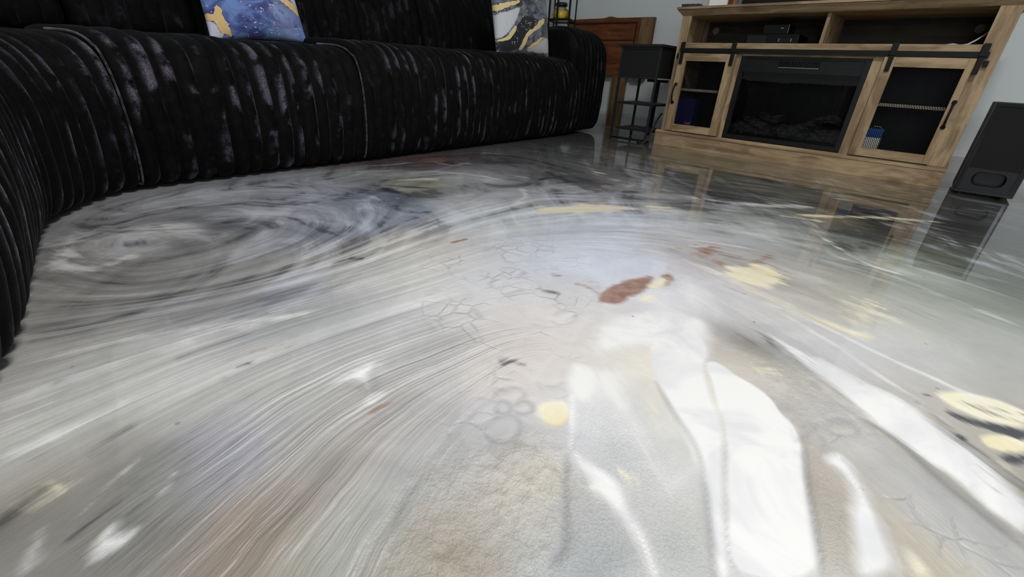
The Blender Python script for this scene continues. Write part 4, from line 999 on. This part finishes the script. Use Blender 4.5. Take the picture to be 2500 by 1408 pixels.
# ember bed: a shelf of dark grey rubble and log shapes
m = NT('charred_logs'); o = m.obj(); n = m.noise(m.vmath('MULTIPLY', o, (1, 1, 3)), 30, 5, .7)
M_LOG = m.set(col=m.mix(m.ss(n, .35, .7), lin(26, 26, 28), lin(104, 103, 102)), rough=.9, norm=m.bump(n, .6, .01))
for i in range(7):
    bm = bmesh.new(); x = -.95 + i * .088; L_ = rnd.uniform(.13, .2); a = rnd.uniform(-.5, .5)
    y = 3.02 + rnd.uniform(0, .08); z = .165 + .035 * (i % 3)
    pts = [(x + (t - .5) * L_ * math.cos(a), y + (t - .5) * L_ * math.sin(a) * .4, z + .012 * math.sin(t * 5 + i)) for t in np.linspace(0, 1, 7)]
    tube(bm, pts, [.014, .022, .025, .023, .026, .021, .013], 9)
    sub_('fake_log', bm, M_LOG, 0)
bm = bmesh.new()
for i in range(140):
    x = rnd.uniform(fx0 + .03, fx1 - .03); y = rnd.uniform(2.975, 3.13); s_ = rnd.uniform(.006, .014)
    bmesh.ops.create_icosphere(bm, subdivisions=1, radius=s_, matrix=Matrix.Translation((x, y, .132 + rnd.uniform(0, .03) + (y - 2.97) * .2)) @ Matrix.Diagonal((1.4, 1, .8, 1)))
tag(sub_('ember_bed', bm, M_LOG, 0), kind='stuff')

# ------------------------------------------------------------------ things in and on the console
bx1 = empty('media_box', (0, 0, 0), 'wide flat black electronics box under the smaller one in the console', 'electronics')
bm = BX(-1.04, -.765, 3.04, 3.24, .605, .655); obj('case', bm, M_GLOSS, bx1, bevel=.004)
obj('display_window', BX(-.86, -.80, 3.0385, 3.040, .620, .632), M_SATIN, bx1); 
for x in (-.862, -.80): obj('indicator', BX(x - .002, x + .002, 3.0375, 3.0395, .618, .634), M_CHROME, bx1)
obj('knob_panel', BX(-1.03, -.93, 3.0385, 3.040, .612, .648), M_BLACK, bx1)
bx2 = empty('cable_box', (0, 0, 0), 'smaller black electronics box with a small light, stacked on top', 'electronics')
obj('case', BX(-.965, -.835, 3.07, 3.20, .656, .707), M_GLOSS, bx2, bevel=.004)
obj('indicator', BX(-.874, -.862, 3.0685, 3.070, .684, .689), M_CHROME, bx2)
obj('edge_trim', BX(-.8365, -.8345, 3.0685, 3.072, .660, .704), M_CHROME, bx2)
bm = bmesh.new(); tube(bm, [(-.155, 3.06, .608), (-.125, 3.055, .612), (-.10, 3.07, .608), (-.075, 3.06, .612), (-.055, 3.07, .628), (-.035, 3.09, .650), (-.015, 3.12, .675), (.0, 3.16, .69), (.01, 3.22, .695)], .0035, 8)
tag(obj('power_cable', bm, M_WCABLE, smooth=True), 'white cable curling across the right compartment of the console', 'cable')
bm = bmesh.new(); tube(bm, [(-.19, 3.05, .6055), (-.165, 3.04, .6075), (-.14, 3.05, .6055)], .003, 8)
# blue box with a small white script mark
bb = empty('blue_box', (0, 0, 0), 'dark blue box standing behind the left mesh door', 'box')
M_BLUE = plain('dark_blue_card', (26, 28, 92), .5)
obj('carton', BX(-1.36, -1.235, 3.0, 3.09, .105, .295), M_BLUE, bb, bevel=.002)
def text(name, s, size, loc, rot, mat, parent, ext=.0003):
    cu = bpy.data.curves.new(name, 'FONT'); cu.body = s; cu.size = size; cu.extrude = ext; cu.align_x = 'CENTER'; cu.shear = .25
    t = bpy.data.objects.new(name + '_tmp', cu); C.objects.link(t)
    dg = bpy.context.evaluated_depsgraph_get(); me_ = bpy.data.meshes.new_from_object(t.evaluated_get(dg))
    bpy.data.objects.remove(t)
    o_ = bpy.data.objects.new(name, me_); C.objects.link(o_); me_.materials.clear(); me_.materials.append(mat)
    o_.location = loc; o_.rotation_euler = rot; o_.parent = parent
    return o_
text('lettering', 'Dolf', .022, (-1.262, 2.9992, .142), (math.pi / 2, 0, 0), M_WHITE, bb)
wc = empty('white_canister', (0, 0, 0), 'white canister with a blue upper band behind the right mesh door', 'canister')
bm = bmesh.new(); box(bm, -.306, -.238, 2.96, 3.02, .105, .195); obj('canister_body', bm, plain('white_plastic', (240, 238, 232), .4, nz=.03), wc, bevel=.008)
bm = bmesh.new(); box(bm, -.307, -.237, 2.959, 3.021, .188, .232); obj('blue_band', bm, plain('blue_plastic', (24, 92, 170), .4), wc, bevel=.008)
bm = bmesh.new(); tube(bm, [(-.295, 2.99, .233), (-.285, 2.99, .24), (-.26, 2.99, .24), (-.25, 2.99, .233)], .003, 8); obj('wire_loop', bm, M_CHROME, wc)

zt = .7885
rc = empty('remote_control', (0, 0, 0), 'black remote control lying at the left end of the console top', 'remote')
Mr = Matrix.Translation((-1.35, 2.965, zt)) @ Matrix.Rotation(.25, 4, 'Z')
obj('remote_body', BX(-.075, .04, -.022, .022, .0, .017, M=Mr), M_BLACK, rc, bevel=.006)
for i in range(3): obj('button', BX(-.05 + i * .03, -.04 + i * .03, -.006, .006, .017, .0195, M=Mr), M_SATIN, rc)
# fanned book
bk = empty('open_book', (0, 0, 0), 'white book standing fanned open on the console top', 'book')
for i in range(9):
    a = math.radians(66 + i * 6)
    Mb = Matrix.Translation((-1.215 , 3.085, zt)) @ Matrix.Rotation(math.pi + .25 - (i - 4) * .10, 4, 'Z')
    obj('page_block', BX(0, .10, -.0012, .0012, .0, .20, M=Mb), M_WHITE, bk)
obj('book_spine', BX(-1.217, -1.205, 3.078, 3.092, zt, zt + .2), M_WHITE, bk)
pf = empty('photo_frame', (0, 0, 0), 'brown wooden frame with pale edge standing left of the television', 'frame')
obj('frame_side', BX(-1.198, -1.172, 3.06, 3.08, zt, zt + .3), M_HB, pf, bevel=.002)
obj('pale_edge', BX(-1.172, -1.145, 3.062, 3.078, zt, zt + .3), M_HBD, pf, bevel=.002)
M_SCREEN = plain('matte_screen', (9, 9, 10), .55, spec=.3)
tv = empty('television', (0, 0, 0), 'large black television standing on the console top', 'television')
obj('screen_housing', BX(-1.135, -.02, 3.10, 3.14, zt + .012, zt + .66), M_BLACK, tv, bevel=.004)
obj('screen', BX(-1.127, -.028, 3.098, 3.1005, zt + .028, zt + .652), M_SCREEN, tv)
for x in (-1.0, -.16): obj('foot', BX(x - .01, x + .01, 3.02, 3.22, zt, zt + .013), M_BLACK, tv, bevel=.002)

# ------------------------------------------------------------------ side table
ang = 0.0
st = empty('side_table', (-1.80, 2.80, 0), 'black two-tier side table with drawer between sofa and console', 'table', rz=ang)
st.location = (-1.746, 2.863, 0)
Wt, Dt = .285, .30
def sp2(name, bm, mat, bevel=.0015, **k): return obj(name, bm, mat, st, bevel=bevel, **k)
sp2('top_board', BX(-.015, Wt + .010, -.012, Dt + .01, .575, .590), M_TABLE)
sp2('drawer_front', BX(.014, Wt - .014, .004, .016, .405, .560), M_CLOTH)
sp2('drawer_box', BX(.006, Wt - .006, .016, Dt - .01, .400, .574), M_TABLE)
for (x, y) in ((0, 0), (Wt - .014, 0), (0, Dt - .014), (Wt - .014, Dt - .014)):
    sp2('leg', BX(x, x + .014, y, y + .014, .008, .575), M_TFRAME)
    bm = bmesh.new(); bmesh.ops.create_uvsphere(bm, u_segments=12, v_segments=8, radius=.010, matrix=Matrix.Translation((x + .007, y + .007, .0105))); sp2('foot', bm, M_BLACK, 0)
sp2('frame_bar', BX(.014, Wt - .014, 0, .012, .562, .575), M_TFRAME)
sp2('frame_bar', BX(.014, Wt - .014, 0, .010, .392, .404), M_TFRAME)
sp2('frame_bar', BX(.014, Wt - .014, 0, .012, .008, .020), M_BLACK)
sp2('middle_shelf', BX(.014, Wt, .02, Dt - .01, .232, .246), M_TABLE)
sp2('lower_shelf', BX(.014, Wt, .05, Dt - .01, .066, .080), M_TABLE)
sp2('rear_post', BX(.135, .165, Dt - .02, Dt + .004, .02, .392), M_BLACK)
sp2('post_plate', BX(.08, .22, Dt - .035, Dt + .01, .375, .392), M_BLACK)
bm = bmesh.new(); tube(bm, [(-1.442, 2.99, .19), (-1.442, 2.94, .15), (-1.443, 2.90, .09), (-1.446, 2.865, .045), (-1.452, 2.835, .012), (-1.468, 2.82, .0065), (-1.50, 2.822, .0065)], .006, 8)
tag(obj('floor_cable', bm, M_BLACK, smooth=True), 'thick black power cable dropping to the floor left of the console', 'cable')

# ------------------------------------------------------------------ headboard against the back wall
hbd = empty('headboard', (0, 0, 0), 'reddish brown wooden headboard leaning against the wall behind the side table', 'headboard')
top = [(-2.745, .822)] + [(x, .824 + .012 * math.exp(-((x + 2.345) / .045) ** 2)) for x in np.linspace(-2.55, -2.15, 21)] + [(-1.945, .822)]
bm = bmesh.new(); prism(bm, top + [(-1.945, .40), (-2.745, .40)], 'y', 3.60, 3.632); obj('panel', bm, M_HB, hbd)
obj('frame_moulding', BX(-2.70, -2.085, 3.590, 3.600, .786, .796), M_GROOVE, hbd, bevel=.002)
obj('frame_moulding', BX(-2.095, -2.085, 3.590, 3.600, .44, .786), M_GROOVE, hbd, bevel=.002)
obj('frame_moulding', BX(-2.70, -2.095, 3.592, 3.600, .664, .670), M_GROOVE, hbd, bevel=.001)
bm = bmesh.new(); prism(bm, [(-2.045, .815), (-1.945, .815), (-1.945, .40), (-2.045, .40)], 'y', 3.575, 3.5995); obj('end_post', bm, M_HBD, hbd, bevel=.004)
obj('end_post', BX(-2.745, -2.71, 3.575, 3.5995, .40, .815), M_HBD, hbd, bevel=.004)
obj('leg', BX(-2.25, -2.12, 3.60, 3.632, .0, .40), M_HBD, hbd, bevel=.003)
obj('leg', BX(-2.72, -2.60, 3.60, 3.632, .0, .40), M_HBD, hbd, bevel=.003)

# ------------------------------------------------------------------ ladder shelf behind the arm, with candle
ls = empty('ladder_shelf', (0, 0, 0), 'thin black metal shelf stand in the corner behind the sofa arm', 'shelf')
for (x, y, x2) in ((-2.675, 3.20, -2.668), (-2.588, 3.20, -2.588), (-2.475, 3.22, -2.488), (-2.60, 3.46, -2.60), (-2.77, 3.4, -2.79)):
    bm = bmesh.new(); tube(bm, [(x, y, .0), (x2, y, 1.45)], .0085 if y < 3.3 else .006, 10); obj('post', bm, M_IRON, ls)
for z in (.30, .786, 1.25):
    bm = bmesh.new(); prism(bm, [(-2.69, 3.19), (-2.465, 3.21), (-2.60, 3.46), (-2.77, 3.40)], 'z', z - .0025, z + .0025); obj('shelf_plate', bm, M_CLEAR, ls)
    for a, b in (((-2.675, 3.20), (-2.475, 3.22)), ((-2.475, 3.22), (-2.60, 3.46)), ((-2.60, 3.46), (-2.77, 3.40)), ((-2.77, 3.40), (-2.675, 3.20))):
        bm = bmesh.new(); tube(bm, [(*a, z - .007), (*b, z - .007)], .0045, 8); obj('shelf_rim', bm, M_IRON, ls)
cd = empty('candle_jar', (0, 0, 0), 'yellow candle in a glass jar on the black corner shelf', 'candle')
cx_, cy_ = -2.62, 3.285
m = NT('yellow_wax'); M_WAX = m.set(col=m.mix(m.noise(m.obj(), 12), lin(252, 206, 20), lin(254, 226, 70)), rough=.35, emc=None)
bm = bmesh.new(); lathe(bm, [(.058, .790), (.062, .796), (.062, .838), (.055, .848), (.001, .848)], cx_, cy_); obj('wax', bm, M_WAX, cd, smooth=True)
bm = bmesh.new(); lathe(bm, [(.060, .789), (.0655, .795), (.0655, .842), (.058, .856), (.040, .866), (.038, .884)], cx_, cy_); obj('jar', bm, M_CLEAR, cd, smooth=True)
bm = bmesh.new(); lathe(bm, [(.046, .880), (.049, .884), (.049, .900), (.040, .905)], cx_, cy_); obj('lid', bm, M_BLACK, cd, smooth=True)
bm = bmesh.new(); ml = Matrix.Translation((cx_, cy_, 0)) @ Matrix.Rotation(math.radians(-35), 4, 'Z')
box(bm, -.018, .018, -.068, -.0655, .800, .835, M=ml); obj('paper_label', bm, plain('cream_label', (214, 214, 150), .7), cd)
box_bm = bmesh.new(); box(box_bm, -.010, .010, -.0690, -.068, .815, .821, M=ml); obj('label_mark', box_bm, M_BLACK, cd)

# ------------------------------------------------------------------ subwoofer at right
sw = empty('subwoofer', (.100, 2.875, 0), 'black floor speaker with grille and bottom port, right of the console', 'speaker', rz=math.radians(0))
sw_w, sw_h, sw_d = .200, .387, .28
obj('cabinet', BX(0, sw_w, .012, sw_d, .012, sw_h), M_BLACK, sw, bevel=.004)
bm = BX(.006, .018, 0, .012, .016, sw_h - .004); box(bm, sw_w - .018, sw_w - .006, 0, .012, .016, sw_h - .004); box(bm, .018, sw_w - .018, 0, .012, sw_h - .016, sw_h - .004); box(bm, .018, sw_w - .018, 0, .012, .016, .024)
obj('bezel', bm, M_GLOSS, sw)
def rr(x0, x1, z0, z1, r, n=6):
    P = []
    for cx, cz, a0 in ((x1 - r, z1 - r, 0), (x0 + r, z1 - r, 90), (x0 + r, z0 + r, 180), (x1 - r, z0 + r, 270)):
        for k in range(n + 1):
            a = math.radians(a0 + 90 * k / n); P.append((cx + r * math.cos(a), cz + r * math.sin(a)))
    return P
# grille with an opening for the port
bm = BX(.018, sw_w - .018, .003, .011, .118, sw_h - .016)
obj('grille', bm, M_CLOTH, sw)
outer = rr(.018, sw_w - .018, .024, .118, .004); inner = rr(.045, sw_w - .045, .045, .105, .026)
bm = bmesh.new()
A = [bm.verts.new((x, .004, z)) for x, z in outer]; B = [bm.verts.new((x, .004, z)) for x, z in inner]; D_ = [bm.verts.new((x + (.1175 - x) * .12, .040, z + (.075 - z) * .12)) for x, z in inner]
n = len(A)
for i in range(n):
    bm.faces.new((A[i], A[(i + 1) % n], B[(i + 1) % n], B[i])); bm.faces.new((B[i], B[(i + 1) % n], D_[(i + 1) % n], D_[i]))
bm.faces.new(D_[::-1])
obj('bass_port', bm, M_SATIN, sw)
# cabinet was solid in front of the port: its front wall sits behind the recess
for x in (.03, sw_w - .03):
    for y in (.04, sw_d - .04):
        bm = bmesh.new(); lathe(bm, [(.011, 0), (.011, .013)], x, y, 12); obj('foot', bm, M_BLACK, sw)
# recess the cabinet behind the port so that the port is a real hollow
cab = [o_ for o_ in sw.children if o_.name.startswith('cabinet')][0]
for v in cab.data.vertices:
    if v.co.y < .03: v.co.y += .032
bm = BX(0, .006, 0, .046, .012, sw_h); box(bm, sw_w - .006, sw_w, 0, .046, .012, sw_h); box(bm, .006, sw_w - .006, .0, .046, sw_h - .004, sw_h); box(bm, .006, sw_w - .006, 0, .046, .012, .016)
obj('cabinet_edge', bm, M_BLACK, sw, bevel=.001)

# ceiling lamp (overhead, out of frame) so the light has a source
cl = empty('ceiling_lamp', (.15, .75, ZC), 'square white ceiling lamp overhead', 'lamp')
M_LAMP = NT('lamp_rim').set(col=(.8, .8, .8), rough=.4)
bm = BX(-.28, .28, -.28, .28, -.05, 0); obj('housing', bm, M_LAMP, cl, bevel=.005)
